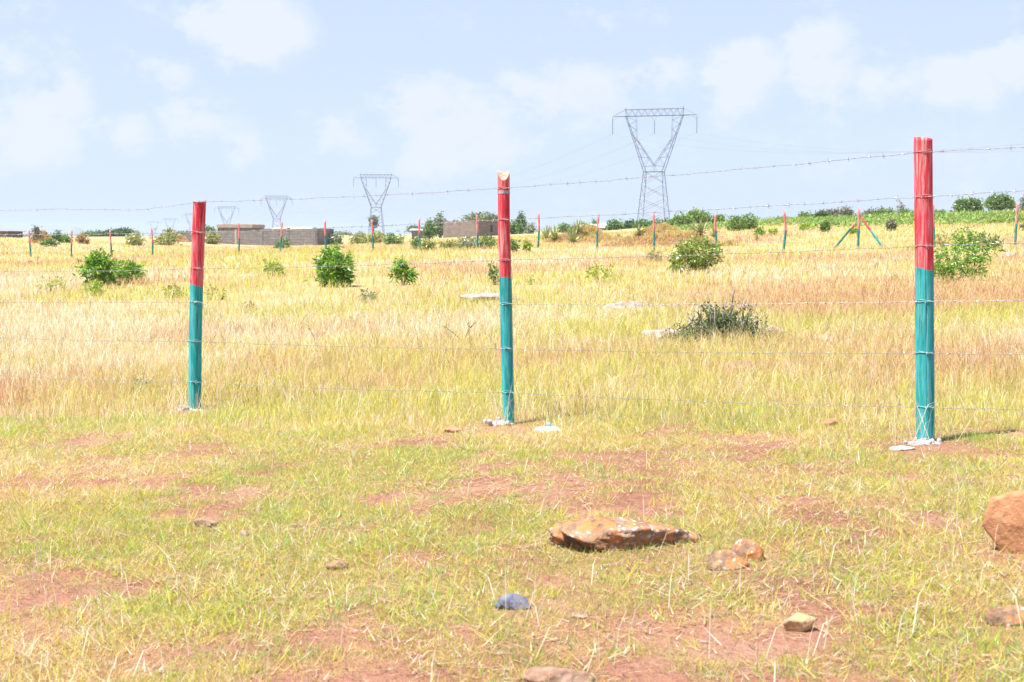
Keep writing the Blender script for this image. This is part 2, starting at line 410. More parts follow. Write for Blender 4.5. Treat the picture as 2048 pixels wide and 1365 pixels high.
def gz(x, y):
    x = np.asarray(x, float); y = np.asarray(y, float); shp = np.broadcast(x, y).shape
    x = np.broadcast_to(x, shp).ravel(); y = np.broadcast_to(y, shp).ravel()
    out = np.empty(len(x))
    for s in range(0, len(x), 100000):
        a, b = warpc(x[s:s + 100000], y[s:s + 100000])
        r2 = (a[:, None] - _TU[None]) ** 2 + (b[:, None] - _TV[None]) ** 2
        out[s:s + 100000] = (0.5 * r2 * np.log(r2 + 1e-12)) @ _TW[:-3] + _TW[-3] + _TW[-2] * a + _TW[-1] * b
    out += CAMZ + (_bump(x, y, .35) - .5) * .04
    return out.reshape(shp)
def g1(x, y): return float(gz(np.array([x]), np.array([y]))[0])
_marchd = np.geomspace(2.2, 900, 900)
def ground_px(px, py):
    """first point of the ground seen at a photo pixel"""
    d = pix_dir(px, py); x = d.x / d.y * _marchd; z = CAMZ + d.z / d.y * _marchd
    below = np.nonzero(z <= gz(x, _marchd))[0]
    i = below[0] if len(below) else len(_marchd) - 1
    if i > 0:
        lo, hi = _marchd[i - 1], _marchd[i]
        for _ in range(14):
            m = .5 * (lo + hi)
            if CAMZ + d.z / d.y * m <= g1(d.x / d.y * m, m): hi = m
            else: lo = m
        D = .5 * (lo + hi)
    else: D = _marchd[0]
    return Vector((d.x / d.y * D, D, g1(d.x / d.y * D, D)))
def on_ground(px, depth):
    x = (px - 1024) / F * depth * 1.0
    return Vector((x, depth, g1(x, depth)))
def mpp(p): return p.y / F      # metres per photo pixel at a point

def build_ground():
    n = 300
    a = np.sinh(np.linspace(-np.arcsinh(6000 / 12), np.arcsinh(6000 / 12), n)) * 12
    b = np.sinh(np.linspace(-np.arcsinh(300 / 12), np.arcsinh(7000 / 12), n)) * 12
    X, Y = np.meshgrid(a, b); Z = gz(X, Y)
    V = np.c_[X.ravel(), Y.ravel(), Z.ravel()]
    i = np.arange(n * n).reshape(n, n)
    Q = np.c_[i[:-1, :-1].ravel(), i[:-1, 1:].ravel(), i[1:, 1:].ravel(), i[1:, :-1].ravel()]
    o = obj('ground', np_mesh('ground', V, Q, smooth=True), M['ground']); tag(o, kind='structure')
    return float(Z.min()), float(Z.max())
GMIN, GMAX = build_ground()

# ------------------------------------------------------------------ near fence posts
def lerp_line(line, y):
    for (a, b) in zip(line[:-1], line[1:]):
        if b[1] <= y <= a[1]:
            t = (a[1] - y) / (a[1] - b[1]); return a[0] + (b[0] - a[0]) * t, a[2] + (b[2] - a[2]) * t
    return (line[0][0], line[0][2]) if y > line[0][1] else (line[-1][0], line[-1][2])

def unit(v): return v / (np.linalg.norm(v, axis=-1, keepdims=True) + 1e-9)
def rock_mesh(name, w, d, h, seed, planes=16, rough=.07, sub=4, under=0.0):
    r = np.random.default_rng(seed)
    bm = bmesh.new(); bmesh.ops.create_icosphere(bm, subdivisions=sub, radius=1.0)
    Nn = unit(r.normal(size=(planes, 3))); dist = r.uniform(.62, 1.0, planes); f = fbm(seed + 7, 5)
    co = unit(np.array([v.co[:] for v in bm.verts])); dots = co @ Nn.T
    rad = np.min(np.where(dots > .12, dist[None] / np.maximum(dots, .12), 9), 1); rad = np.minimum(rad, 1.15)
    P = co * rad[:, None]
    nv = f(P[:, 0] * 2 + P[:, 2] * 1.3 + 5, P[:, 1] * 2 - P[:, 2] * 1.7 + 5, 1.2) - .5
    nf = f(P[:, 0] * 5 + P[:, 2] * 3.3 + 15, P[:, 1] * 5 - P[:, 2] * 4.1 + 25, 1.6) - .5
    P *= (1 + rough * 4 * nv[:, None] + rough * 1.6 * nf[:, None])
    P *= np.array([w / 2, d / 2, h * .66]); P[:, 2] += h * .30
    P[:, :2] *= (1 - under * np.clip((.55 * h - P[:, 2]) / (.55 * h), 0, 1.2))[:, None]
    for v, p in zip(bm.verts, P): v.co = p
    me = bpy.data.meshes.new(name); bm.to_mesh(me); bm.free()
    me.polygons.foreach_set('use_smooth', [True] * len(me.polygons)); return me
def lump_mesh(name, rx, ry, h, seed, n=26, rough=.5):
    """low irregular heap with a skirt under the ground"""
    f = fbm(seed, 4); V = []; T = []
    rings = 8
    V.append((0, 0, h * (1 + rough * (float(f(.3, .3, 1)) - .5))))
    for i in range(1, rings + 1):
        t = i / rings
        for k in range(n):
            a = 6.28318 * k / n; e = .75 + .5 * float(f(math.cos(a) * 1.4 + 5, math.sin(a) * 1.4 + 5, 1))
            x, y = math.cos(a) * rx * t * e, math.sin(a) * ry * t * e
            z = h * (.5 + .5 * math.cos(math.pi * min(1, t))) * (1 + rough * 2 * (float(f(x / rx * 2.2 + 9, y / ry * 2.2 + 9, 1.3)) - .5))
            if i == rings: z = -.08 - .1 * h
            V.append((x, y, z))
    F_ = [(0, 1 + k, 1 + (k + 1) % n) for k in range(n)]
    for i in range(rings - 1):
        for k in range(n):
            a = 1 + i * n + k; b = 1 + i * n + (k + 1) % n
            F_.append((a, a + n, b + n, b))
    me = bpy.data.meshes.new(name); me.from_pydata(V, [], F_); me.update()
    me.polygons.foreach_set('use_smooth', [True] * len(me.polygons))
    return me

M['tie_red'] = mat_simple('red_painted_wire', [(.3, (.45, .06, .08)), (.7, (.62, .30, .32))], 60, .6, .1, .001, .3)
M['tie_teal'] = mat_simple('teal_painted_wire', [(.3, (.05, .34, .36)), (.7, (.30, .52, .54))], 60, .6, .1, .001, .3)
NEAR_ROOT = []
def near_post(q, i, split_px, slope, label, notch, wires):
    d = q['d']; line = q['line']; y0, y1 = line[0][1], line[-1][1]
    base = pt(line[0][0], y0, d); base.z = g1(base.x, base.y)
    root = empty('fence_post', base); tag(root, label, 'fence post', 'wooden posts of the near fence')
    nr, ns = 90, 96; rs = random.Random(i + 3); V = []; Fs = []; mi = []
    nz = fbm(40 + i, 3)
    crack_a = -math.pi / 2 + (-.25, .15, -.12)[i]; ca = crack_a
    for r in range(nr + 1):
        t = r / nr; py = y0 + (y1 - y0) * t
        cx, w = lerp_line(line, py); P = pt(cx, py, d) - base
        rad = w * .5 * d / F
        if r == 0: P.z = -.35
        ca += rs.uniform(-.02, .02); ca = max(crack_a - .25, min(crack_a + .25, ca))
        dep = .006 * max(0, math.sin(t * 9 + i * 2) * .6 + (.6 if i == 2 else .05))
        for k in range(ns):
            a = 6.28318 * k / ns
            rr = rad * (1 + .05 * (float(nz(math.cos(a) * 1.3 + 4, math.sin(a) * 1.3 + t * 6, 1)) - .5) + .004 * (float(nz(k * .45, t * 9, 1)) - .5))
            da = abs((a - ca + math.pi) % (2 * math.pi) - math.pi)
            if da < .07 and r > 0: rr -= dep * (1 - da / .07) * 1.3
            x, y, z = P.x + rr * math.cos(a), P.y + rr * math.sin(a), P.z
            if r == nr: z += notch(rr * math.cos(a) / rad, rr * math.sin(a) / rad)
            V.append((x, y, z))
    # drop the rings that the sawn top cuts away
    low = min(v[2] for v in V[-ns:]) - .004
    for r in range(nr):
        for k in range(ns):
            x, y, z = V[r * ns + k]
            top = V[nr * ns + k][2]
            if z > low - .03: V[r * ns + k] = (x, y, min(z, top - .0015 * (nr - r)))
    for r in range(nr):
        for k in range(ns):
            a = r * ns + k; b = r * ns + (k + 1) % ns
            Fs.append((a, b, b + ns, a + ns)); mi.append(0)
    P = pt(line[-1][0], y1, d) - base; rad = line[-1][2] * .5 * d / F; prev = nr * ns
    for s in (.66, .33):
        st = len(V)
        for k in range(ns):
            a = 6.28318 * k / ns; V.append((P.x + rad * s * math.cos(a), P.y + rad * s * math.sin(a), P.z + notch(s * math.cos(a), s * math.sin(a)) + rs.uniform(-.0006, .0006)))
        for k in range(ns):
            Fs.append((prev + k, prev + (k + 1) % ns, st + (k + 1) % ns, st + k)); mi.append(1)
        prev = st
    c = len(V); V.append((P.x, P.y, P.z + notch(0, 0)))
    for k in range(ns): Fs.append((prev + k, prev + (k + 1) % ns, c)); mi.append(1)
    me = bpy.data.meshes.new('pole'); me.from_pydata(V, [], Fs); me.update()
    zs = pt(line[0][0], split_px, d).z - base.z
    me.materials.append(mat_post('painted_pole_%d' % i, zs, slope, i + 1)); me.materials.append(M['cut_wood'])
    me.polygons.foreach_set('material_index', mi); me.polygons.foreach_set('use_smooth', [True] * len(mi))
    obj('pole', me, None, root)
    for wy in wires:                                   # wire ties round the pole
        cx, w = lerp_line(line, wy); P = pt(cx, wy, d) - base; rr = w * .5 * d / F + .0015
        mb = MB()
        mb.tube([(P.x + rr * math.cos(a), P.y + rr * math.sin(a), P.z + .003 * math.sin(3 * a + wy)) for a in np.linspace(-math.pi * 1.02, .02 * math.pi, 22)], .0022, 5)
        mb.tube([(P.x + rr * math.cos(a), P.y + rr * math.sin(a), P.z + .006 + .004 * math.sin(2 * a + wy)) for a in np.linspace(-math.pi * .8, -.3 * math.pi, 12)], .0018, 5)
        a = -math.pi * (.35 + .25 * rs.random())
        e = Vector((P.x + rr * math.cos(a), P.y + rr * math.sin(a), P.z))
        mb.tube([e, e + Vector((.004, -.012, .016))], [.002, .001], 4)
        mb.tube([e + Vector((-.01, 0, 0)), e + Vector((-.014, -.010, -.013))], [.002, .001], 4)
        mb.build('wire_tie', M['tie_red'] if wy < split_px else M['tie_teal'], root, True)
    NEAR_ROOT.append(root)
    return root, base

WIRES = [(416, 405, 377, 305, 294), (466, 465, 440, 394, 381), (538, 537, 520, 492, 485), (603, 604, 608, 603, 600), (670, 682, 697, 705, 710), (744, 763, 784, 813, 820)]
r0, b0 = near_post(NEAR[0], 0, 568, -.35, 'round post with shallow notched top and red and teal paint, loose wire trailing from it', lambda x, y: -.016 * (1 - x * x), [w[1] for w in WIRES])
r1, b1 = near_post(NEAR[1], 1, 555, -.08, 'slim red and teal post whose sawn top is scooped out to bare pinkish wood', lambda x, y: -.040 * (1 - x * x) + .030 * y - .012 * (x > .2) * (x - .2), [w[2] for w in WIRES])
r2, b2 = near_post(NEAR[2], 2, 541, -.22, 'tallest and nearest red and teal post with a long vertical crack', lambda x, y: -.006 * x - .002 * y, [w[3] for w in WIRES])
# metal strap on the scooped post, just under its top wire
cx, w = lerp_line(NEAR[1]['line'], 385); P = pt(cx, 385, ND[1]) - b1; rr = w * .5 * ND[1] / F + .002
mb = MB(); st = []
for k in range(25):
    a = 6.28318 * k / 24
    for z in (-.011, .011): st.append((P.x + rr * math.cos(a), P.y + rr * math.sin(a), P.z + z))
mb.add(st, [(2 * k, 2 * k + 2, 2 * k + 3, 2 * k + 1) for k in range(24)]); mb.build('strap', M['wire'], r1, True)
# pale rubble footings, parts of their posts
for (r, b, dx, dy, rx, ry, h, sd) in ((r0, b0, -.02, -.01, .16, .12, .022, 61), (r1, b1, -.05, -.01, .11, .10, .02, 62), (r2, b2, -.02, -.05, .11, .09, .02, 63)):
    rf = np.random.default_rng(sd); mb = MB(); lm = lump_mesh('footing', rx * .95, ry * .95, h * 1.1, sd, 30, 1.2)
    mb.add([v.co[:] for v in lm.vertices], [p.vertices[:] for p in lm.polygons]); bpy.data.meshes.remove(lm)
    for q in range(9):
        aa = rf.random() * 6.28; dd = rf.uniform(.35, 1.15); sz = rf.uniform(.008, .022)
        ck = rock_mesh('chunk', sz * 2, sz * 1.7, sz * 1.7, sd + q, 8, .06, 1)
        mb.add([(v.co.x + rx * dd * math.cos(aa), v.co.y + ry * dd * math.sin(aa), v.co.z + .002 + h * .5 * max(0, 1 - dd)) for v in ck.vertices], [p.vertices[:] for p in ck.polygons]); bpy.data.meshes.remove(ck)
    o = mb.build('footing', M['concrete'], r, False, (dx, dy, 0.006)); tag(o, kind='stuff')

# ------------------------------------------------------------------ barbed wire
def barb_mesh():
    mb = MB()
    mb.tube([(-.007, 0, 0), (.007, 0, 0)], .0032, 5, False)
    for (a, s, x) in ((.5, 1, -.004), (2.1, 1, .004), (3.6, 1, -.003), (5.3, 1, .003)):
        c, sn = math.cos(a), math.sin(a)
        mb.tube([(x, 0, 0), (x * 2.2 + .004 * s, c * .017, sn * .017)], [.0016, .0005], 3, False)
    return mb.mesh('barb')
BARB = barb_mesh(); BARB.materials.append(M['wire'])

def strand_path(pts, sag):
    """polyline with a little sag between its supports"""
    out = []
    for a, b in zip(pts[:-1], pts[1:]):
        n = max(2, int((b - a).length / .022))
        for i in range(n):
            t = i / n; p = a.lerp(b, t); p.z -= sag * 4 * t * (1 - t) * ((b - a).length / 3.2) ** 2; out.append(p)
    out.append(pts[-1]); return out
def strand(name, pts, sag, label, seed, group='barbed wire strands of the near fence', rad=.0012, barbs=True):
    path = strand_path(pts, sag); o0 = path[len(path) // 2].copy(); rs = random.Random(seed)
    mb = MB(); L = 0; ph = rs.random() * 6
    A, B = [], []
    for i, p in enumerate(path):
        if i: L += (p - path[i - 1]).length
        w = Vector((0, math.cos(L * 70 + ph), math.sin(L * 70 + ph))) * .0013
        jit = Vector((0, 0, .0016 * math.sin(L * 9 + ph) + .0012 * math.sin(L * 23 + 2 * ph)))
        A.append(p - o0 + w + jit); B.append(p - o0 - w + jit)
    mb.tube(A, rad, 3, False); mb.tube(B, rad, 3, False)
    root = mb.build(name, M['wire'], None, True, o0)
    tag(root, label, 'wire', group)
    if barbs:
        L = 0; nxt = rs.random() * .1
        for i in range(1, len(path)):
            L += (path[i] - path[i - 1]).length
            if L >= nxt:
                nxt += .112 + rs.uniform(-.012, .014)
                if abs(path[i].x / path[i].y) > .385: continue
                b = bpy.data.objects.new('barb', BARB); COL.objects.link(b); b.parent = root
                b.location = (A[i] + B[i]) * .5
                dr = (path[i] - path[i - 1]).normalized()
                b.rotation_euler = (rs.random() * 6.28, 0, math.atan2(dr.y, dr.x)); s = rs.uniform(.8, 1.2); b.scale = (s, s, s)
    return root
def at_post(i, py):
    q = NEAR[i]; cx, w = lerp_line(q['line'], py); p = pt(cx, py, q['d']); p.y -= w * .5 * q['d'] / F + .004; return p
step = b1 - b0
DL = b0.y + (b0.y - b1.y) * .55          # depth where the fence line leaves the frame on the left
tl = np.polyfit([b0.x, b1.x, b2.x], [b0.y, b1.y, b2.y], 2)
def fence_depth(px):                       # depth of the fence line along a pixel column
    u = (px - 1024) / F; a, b, c = tl
    r = np.roots([a * u * u, b * u - 1, c]); r = r[np.isreal(r)].real; r = r[(r > 3) & (r < 40)]
    return float(min(r, key=lambda v: abs(v - 10)))
dl, dr_ = fence_depth(-10), fence_depth(2060)
names = ['top', 'second from top', 'third from top', 'fourth', 'fifth from top', 'lowest']
lab = ['topmost barbed wire strand, drawn against the sky between the three posts', 'second barbed wire strand from the top, running just along the skyline',
       'third barbed wire strand from the top, level with the red paint\'s lower part', 'fourth barbed wire strand starting at the scooped post and running right',
       'fifth barbed wire strand from the top, low across the dry grass', 'lowest barbed wire strand, a hand above the ground']
for i, (yl, y0, y1, y2, yr) in enumerate(WIRES):
    Lp = pt(-10, yl, dl); Rp = pt(2060, yr, dr_)
    Pl, Pr = at_post(0, y0), at_post(2, y2)
    Lp = Pl + (Lp - Pl) * 1.6; Rp = Pr + (Rp - Pr) * 1.9
    if i == 0:
        pts = [Lp, pt(120, 418.5, fence_depth(120)), pt(285, 420, fence_depth(285)), Pl, at_post(1, y1), Pr, Rp]
        strand('barbed_wire', pts, .012, lab[0], 1)
    elif i == 3:
        strand('barbed_wire', [at_post(1, y1), Pr, Rp], .01, lab[3], 14)
        g = ground_px(655, 838); g.z += .01
        dd = [(400, 604.5), (430, 622), (470, 668), (520, 735), (560, 778), (610, 818)]
        loose = [Lp, Pl]
        for j, (px, py) in enumerate(dd):
            loose.append(pt(px, py, Pl.y + (g.y - Pl.y) * (j + 1) / 7))
        loose.append(g); loose.append(g + Vector((.25, .1, .0)))
        strand('barbed_wire', loose, .004, 'fourth barbed wire strand come loose, drooping from the left post to the ground', 15)
    else:
        strand('barbed_wire', [Lp, Pl, at_post(1, y1), Pr, Rp], (.012, .008, .012, .01, .012, .014)[i], lab[i], i + 1)

# ------------------------------------------------------------------ far fence
M['far_paint'] = mat_post('far_painted_pole', .88, .0, 9, True)
far_pts = []
def far_pole(seed, h, r=.05, bend=.03, sides=14):
    rs = random.Random(seed); mb = MB(); ph = rs.random() * 6; lx = rs.uniform(-.05, .05)
    pts = []; rad = []
    for k in range(15):
        t = k / 14; pts.append((bend * math.sin(t * 4 + ph) + lx * t - bend * math.sin(ph), .4 * bend * math.cos(t * 3 + ph), -.3 + (h + .3) * t)); rad.append(r * (1.06 - .12 * t) * rs.uniform(.93, 1.07))
    mb.tube(pts, rad, sides); return mb
where_far = ['beside the bare red mound at far left', 'left of the low bright green shrub', 'in front of the dark tree line', 'standing between two pale shrubs', None,
             'in front of the first grey building', 'in front of the lower grey compound wall', 'standing alone against the sky right of the compound', 'in front of the slender grey-green tree',
             'left of the leafy tree by the tan building', 'in front of the tan block building', 'left of the pair of spiky aloes', 'right of the two aloes, by the white roof',
             'in front of the bare red mound below the big pylon', 'behind the olive round bush', 'crooked and leaning, left of the braced corner', None, 'almost hidden behind the nearest post', 'at the right edge under the round trees']
for k in range(19):
    p = pt(FAR_X[k], FAR_TOP[k], FAR_D[k]); h = POST_H
    base = Vector((p.x, p.y, p.z - h)); base.z = g1(base.x, base.y); h = p.z - base.z
    far_pts.append((base, h))
    if k == 4: continue                      # hidden behind the near post
    if k == 16:
        root = empty('corner_post', base); tag(root, 'red and green corner post propped by two slanting braces', 'fence post')
        far_pole(100 + k, h, .058, .01).build('pole', M['far_paint'], root, True)
        for (fx, fy, tx, ty) in ((1663, 494, 1711, 446), (1770, 492, 1722, 435)):
            sgn = -1 if fx < 1717 else 1
            B0 = pt(fx, fy, FAR_D[k] + (.5 if sgn < 0 else -.4)); B0.z = g1(B0.x, B0.y) - .12
            T0 = pt(tx, ty, FAR_D[k]); v = T0 - B0
            mb = far_pole(200 + sgn, v.length, .05, .008)
            o = mb.build('brace', M['brace%d' % sgn] if ('brace%d' % sgn) in M else mat_post('brace_paint%d' % sgn, (1.35 if sgn < 0 else 1.05), 0, 5 + sgn, sgn < 0), root, True)
            o.location = B0 - base; o.rotation_euler = v.to_track_quat('Z', 'Y').to_euler()
        continue
    o = far_pole(100 + k, h, .052 if k != 7 else .06, .035 if k != 15 else .07).build('fence_post', M['far_paint'], None, True, base)
    tag(o, 'far red and green post ' + where_far[k], 'fence post', 'posts of the far fence')
for j in range(4):
    frac = (.93, .70, .45, .22)[j]
    pts = [b + Vector((0, -.06, h * frac)) for (b, h) in far_pts]
    mb = MB(); mb.tube(pts, .0018, 3, False)
    o = mb.build('fence_wire', M['wire'], None, True)
    tag(o, ('topmost', 'second highest', 'third highest', 'lowest')[j] + ' thin wire strung along the far fence', 'wire', 'wires of the far fence')

# ------------------------------------------------------------------ power line
TD = [436, 829, 1190, 1540, 1910, 2280, 2650]
TX = [1309, 752, 553, 453, 384, 340, 308]
TTOP = [218, 349, 392, 413, 427, 437, 443]
TWIST = [-.30, .20, .30, .30, .30, .30, .30]
def lattice(mb, a0, a1, b0, b1, n, w):
    """zig-zag bracing between two chords"""
    a0, a1, b0, b1 = map(Vector, (a0, a1, b0, b1))
    for i in range(n):
        t0, t1 = i / n, (i + 1) / n
        if i % 2: mb.bar(a0.lerp(a1, t0), b0.lerp(b1, t1), w)
        else: mb.bar(b0.lerp(b1, t0), a0.lerp(a1, t1), w)
def pylon(k):
    top = pt(TX[k], TTOP[k], TD[k]); H = 35.7
    base = Vector((top.x, top.y, top.z - H))
    root = empty('pylon', base, TWIST[k])
    fat = 1.0 + .25 * k
    lw, bw = .135 * min(fat, 1.4), .06 * min(fat, 1.4)
    wz, ww, bb = 16.7, 2.84, 4.7
    body = MB()
    C4 = [(-1, -1), (1, -1), (1, 1), (-1, 1)]
    for (sx, sy) in C4:
        body.bar((sx * bb, sy * bb, -3.5), (sx * ww, sy * ww * .75, wz), lw)
    for q in range(4):
        s, e = C4[q], C4[(q + 1) % 4]
        for j in range(4):
            z0, z1 = wz * j / 4 + .6, wz * (j + 1) / 4
            def at(cn, z):
                t = z / wz; return (cn[0] * (bb + (ww - bb) * t), cn[1] * (bb + (ww * .75 - bb) * t), z)
            body.bar(at(s, z0), at(e, z1), bw * 1.25); body.bar(at(e, z0), at(s, z1), bw)
        body.bar((s[0] * bb, s[1] * bb, .4), (e[0] * bb, e[1] * bb, .4), bw)
        body.bar((s[0] * ww, s[1] * ww * .75, wz), (e[0] * ww, e[1] * ww * .75, wz), lw)
    body.build('tower_body', M['steel'], root)
    zc0, zc1 = 33.6, 35.6
    for s in (-1, 1):
        arm = MB()
        for y in (-1, 1):
            arm.bar((s * ww, y * ww * .75, wz), (s * 8.8, y * .8, zc0), lw)
            arm.bar((0, y * 1.3, wz + 1.9), (s * 5.4, y * .9, 26.6), lw * .8)
            arm.bar((s * ww * .2, y * ww * .75, wz), (0, y * 1.3, wz + 1.9), bw)
            arm.bar((s * 5.4, y * .9, 26.6), (s * 5.6, y * .8, zc0), bw)
            lattice(arm, (s * ww, y * ww * .75, wz), (s * 6.4, y * 1.1, 27), (0, y * 1.3, wz + 1.9), (s * 5.4, y * .9, 26.6), 7, bw)
            lattice(arm, (s * 6.4, y * 1.1, 27), (s * 8.8, y * .8, zc0), (s * 5.4, y * .9, 26.6), (s * 5.6, y * .8, zc0), 5, bw)
        lattice(arm, (s * ww, -ww * .75, wz), (s * 8.8, -.8, zc0), (s * ww, ww * .75, wz), (s * 8.8, .8, zc0), 10, bw)
        arm.bar((s * 8.8, 0, zc0), (s * 8.9, 0, zc1 + .6), lw)
        arm.build('forked_arm', M['steel'], root)
    cr = MB()
    for y in (-.8, .8):
        cr.bar((-13, 0, zc0), (-8.8, y, zc0), lw); cr.bar((-8.8, y, zc0), (8.8, y, zc0), lw); cr.bar((8.8, y, zc0), (13, 0, zc0), lw)
        cr.bar((-9, y, zc1), (9, y, zc1), lw * .8)
        for s in (-1, 1): cr.bar((s * 9, y, zc1), (s * 13, 0, zc0), bw)
        lattice(cr, (-8.8, y, zc0), (8.8, y, zc0), (-9, y, zc1), (9, y, zc1), 18, bw)
    cr.build('crossarm', M['steel'], root)
    for x in (-13, 0, 13):
        ins = MB()
        if x: ins.bar((x * .9, 0, zc0), (x, 0, zc0 - 1.6), bw)
        else: ins.bar((-.9, 0, zc0), (0, 0, zc0 - 1.6), bw); ins.bar((.9, 0, zc0), (0, 0, zc0 - 1.6), bw)
        n = 13; pts = []; rad = []
        for q in range(n * 2):
            pts.append((x, 0, zc0 - (.3 if x else 1.6) - (5.1 if x else 3.8) * q / (n * 2 - 1))); rad.append(.14 * min(fat, 1.8) if q % 2 else .07)
        ins.tube(pts, rad, 6); ins.build('insulator', M['insulator'], root, True)
    return root, base
PL = ['largest and nearest lattice pylon, above the red mound at right', 'second largest lattice pylon, standing left of the tan building', 'third largest lattice pylon, above the grey block building with the rusty roof',
      'fourth lattice pylon, just right of the left fence post', 'distant pylon half hidden behind the left fence post', 'small faint pylon left of the left fence post', 'smallest, faintest pylon at the far end of the power line']
TB = []
for k in range(7):
    r, b = pylon(k); tag(r, PL[k], 'pylon', 'pylons of the power line'); TB.append((r, b, TWIST[k]))
def attach(k, x):
    if k < 0:      # next tower, outside the frame to the right
        c = Vector((168, 61, CAMZ + 2.0)); a = .30
    else: c, a = TB[k][1], TB[k][2]
    return c + Vector((x * math.cos(a), x * math.sin(a), 28.3))
mb_labels = {-1: 'running right from the largest pylon', 0: 'between the largest and second pylon', 1: 'between the second and third pylon', 2: 'between the third and fourth pylon'}
for k in (-1, 0, 1, 2):
    for j, x in enumerate((-13, 0, 13)):
        a, b = attach(k, x), attach(k + 1, x); pts = []
        sag = 10.5 if k >= 0 else 14.5
        for i in range(41):
            t = i / 40; p = a.lerp(b, t); p.z -= sag * 4 * t * (1 - t); pts.append(p)
        mb = MB(); mb.tube(pts, .026 if k < 1 else .04, 4, False)
        o = mb.build('power_cable', M['conductor'], None, True)
        tag(o, ('left', 'middle', 'right')[j] + ' sagging power cable ' + mb_labels[k], 'cable', 'power cables')

# ------------------------------------------------------------------ buildings
def walls(root, w, l, h, mat, t=.2, name='wall'):
    mb = MB(); mb.box((-w / 2, -l / 2, -.6), (w / 2, -l / 2 + t, h)); mb.build(name, mat, root)
    mb = MB(); mb.box((-w / 2, l / 2 - t, -.6), (w / 2, l / 2, h)); mb.build(name, mat, root)
    mb = MB(); mb.box((-w / 2, -l / 2 + t, -.6), (-w / 2 + t, l / 2 - t, h)); mb.build(name, mat, root)
    mb = MB(); mb.box((w / 2 - t, -l / 2 + t, -.6), (w / 2, l / 2 - t, h)); mb.build(name, mat, root)
def house(name, px0, px1, ytop, depth, h, length, yaw, wm, label, cat='building', beam=None, roof=None, base_y=None):
    s = depth / F; zt = pt((px0 + px1) / 2, ytop, depth).z
    cx = ((px0 + px1) / 2 - 1024) * s; w = (px1 - px0) * s / max(.3, math.cos(yaw))
    root = empty(name, (cx, depth, zt - h), yaw); off = length / 2
    sub = root
    # front face sits at the given depth: push the box back along its own axis
    root.location = Vector((cx, depth, zt - h)) + Vector((-math.sin(yaw), math.cos(yaw), 0)) * off
    walls(root, w, length, h, wm)
    if beam:
        mb = MB(); mb.box((-w / 2 - .12, -length / 2 - .12, h), (w / 2 + .12, length / 2 + .12, h + beam)); mb.build('ring_beam', M['fascia'], root)
    if roof:
        rm, rise, over = roof; mb = MB(); t = .06
        a = [(-w / 2 - over, -length / 2 - over, h + .003), (w / 2 + over, -length / 2 - over, h + .003), (w / 2 + over, length / 2 + over, h + rise), (-w / 2 - over, length / 2 + over, h + rise)]
        vs_ = a + [(x, y, z + t) for (x, y, z) in a]
        mb.add(vs_, ((0, 3, 2, 1), (4, 5, 6, 7), (0, 1, 5, 4), (1, 2, 6, 5), (2, 3, 7, 6), (3, 0, 4, 7))); mb.build('roof', rm, root)
    tag(root, label, cat)
    return root, w
hA, wA = house('block_building', 437, 505, 456, 212, 2.7, 10.5, 0, M['grey_block'], 'grey stone block building with a flat tan ring beam round its top', beam=.5)
hB, wB = house('block_building', 541, 614, 461, 222, 2.4, 6, 0, M['tan_block'], 'low building with a tilted rusty tan roof behind the grey wall', roof=(M['rust_roof'], .45, .25))
hC, wC = house('block_building', 886, 958, 443, 250, 2.9, 8.0, math.radians(-33), M['tan_block'], 'unfinished tan block building without a roof, left of the middle post')
mb = MB(); mb.box((wC / 2 + .004, -.3, 1.0), (wC / 2 + .03, .35, 2.3)); mb.build('slot_shade_panel', M['dark_open'], hC)  # thin dark panel on the side wall, stands in for the shaded slot opening
rs = random.Random(5)
for i in range(12):                                   # uneven top course of the unfinished wall
    x = -wC / 2 + .4 + i * (wC - .8) / 11
    if rs.random() < .75:
        mb = MB(); hh = rs.uniform(.14, .3); mb.box((x - .2, -4.0, 2.9), (x + .2, -3.8, 2.9 + hh)); mb.build('block', M['tan_block'], hC)
hD, wD = house('block_building', -40, 16, 463, 182, 2.2, 6, 0, M['grey_block'], 'dark low hut cut off by the left edge of the picture', roof=(M['rust_roof'], -.05, .35))
# compound wall of stone blocks
cw0, cw1 = pt(372, 462, 204), pt(632, 460, 198)
def compound():
    L = (cw1 - cw0).length; yaw = math.atan2(cw1.y - cw0.y, cw1.x - cw0.x)
    root = empty('compound_wall', (cw0.x, cw0.y, cw0.z - 2.2), yaw); tag(root, 'long grey stone block wall in front of the low buildings at left', 'wall')
    n = 5
    for i in range(n):
        mb = MB(); mb.box((L * i / n, -.1, -1), (L * (i + 1) / n - .3, .1, 2.15 + (.28 if i >= 3 else 0) + .06 * (i % 2))); mb.build('wall_panel', M['grey_block'], root)
        mb = MB(); mb.box((L * (i + 1) / n - .3, -.16, -1), (L * (i + 1) / n, .16, 2.35 + (.28 if i >= 3 else 0))); mb.build('pillar', M['fascia' if i == 1 else 'grey_block'], root)
    mb = MB(); mb.box((L + .003, -.1, -1), (L + .2, 5.5, 2.5)); mb.build('wall_panel', M['grey_block'], root)
compound()
house('small_house', 1176, 1206, 456, 330, 2.0, 5, math.radians(-12), M['tan_block'], 'small far house with a bright white metal roof right of the aloes', 'house', roof=(M['white_roof'], 1.0, .3))
house('small_house', 1140, 1160, 454, 350, 2.2, 5, 0, M['grey_block'], 'small far grey house with a flat pale roof behind the aloes', 'house', roof=(M['white_roof'], .1, .4))
house('open_shed', 824, 858, 461, 300, 1.6, 4, 0, M['grey_block'], 'low far shed with a white roof left of the tan building', 'shed', roof=(M['white_roof'], .25, .5))
house('small_house', 1232, 1248, 460, 330, 1.6, 4, 0, M['white_roof'], 'tiny white far house among the trees left of the big pylon', 'house', roof=(M['white_roof'], .1, .1))

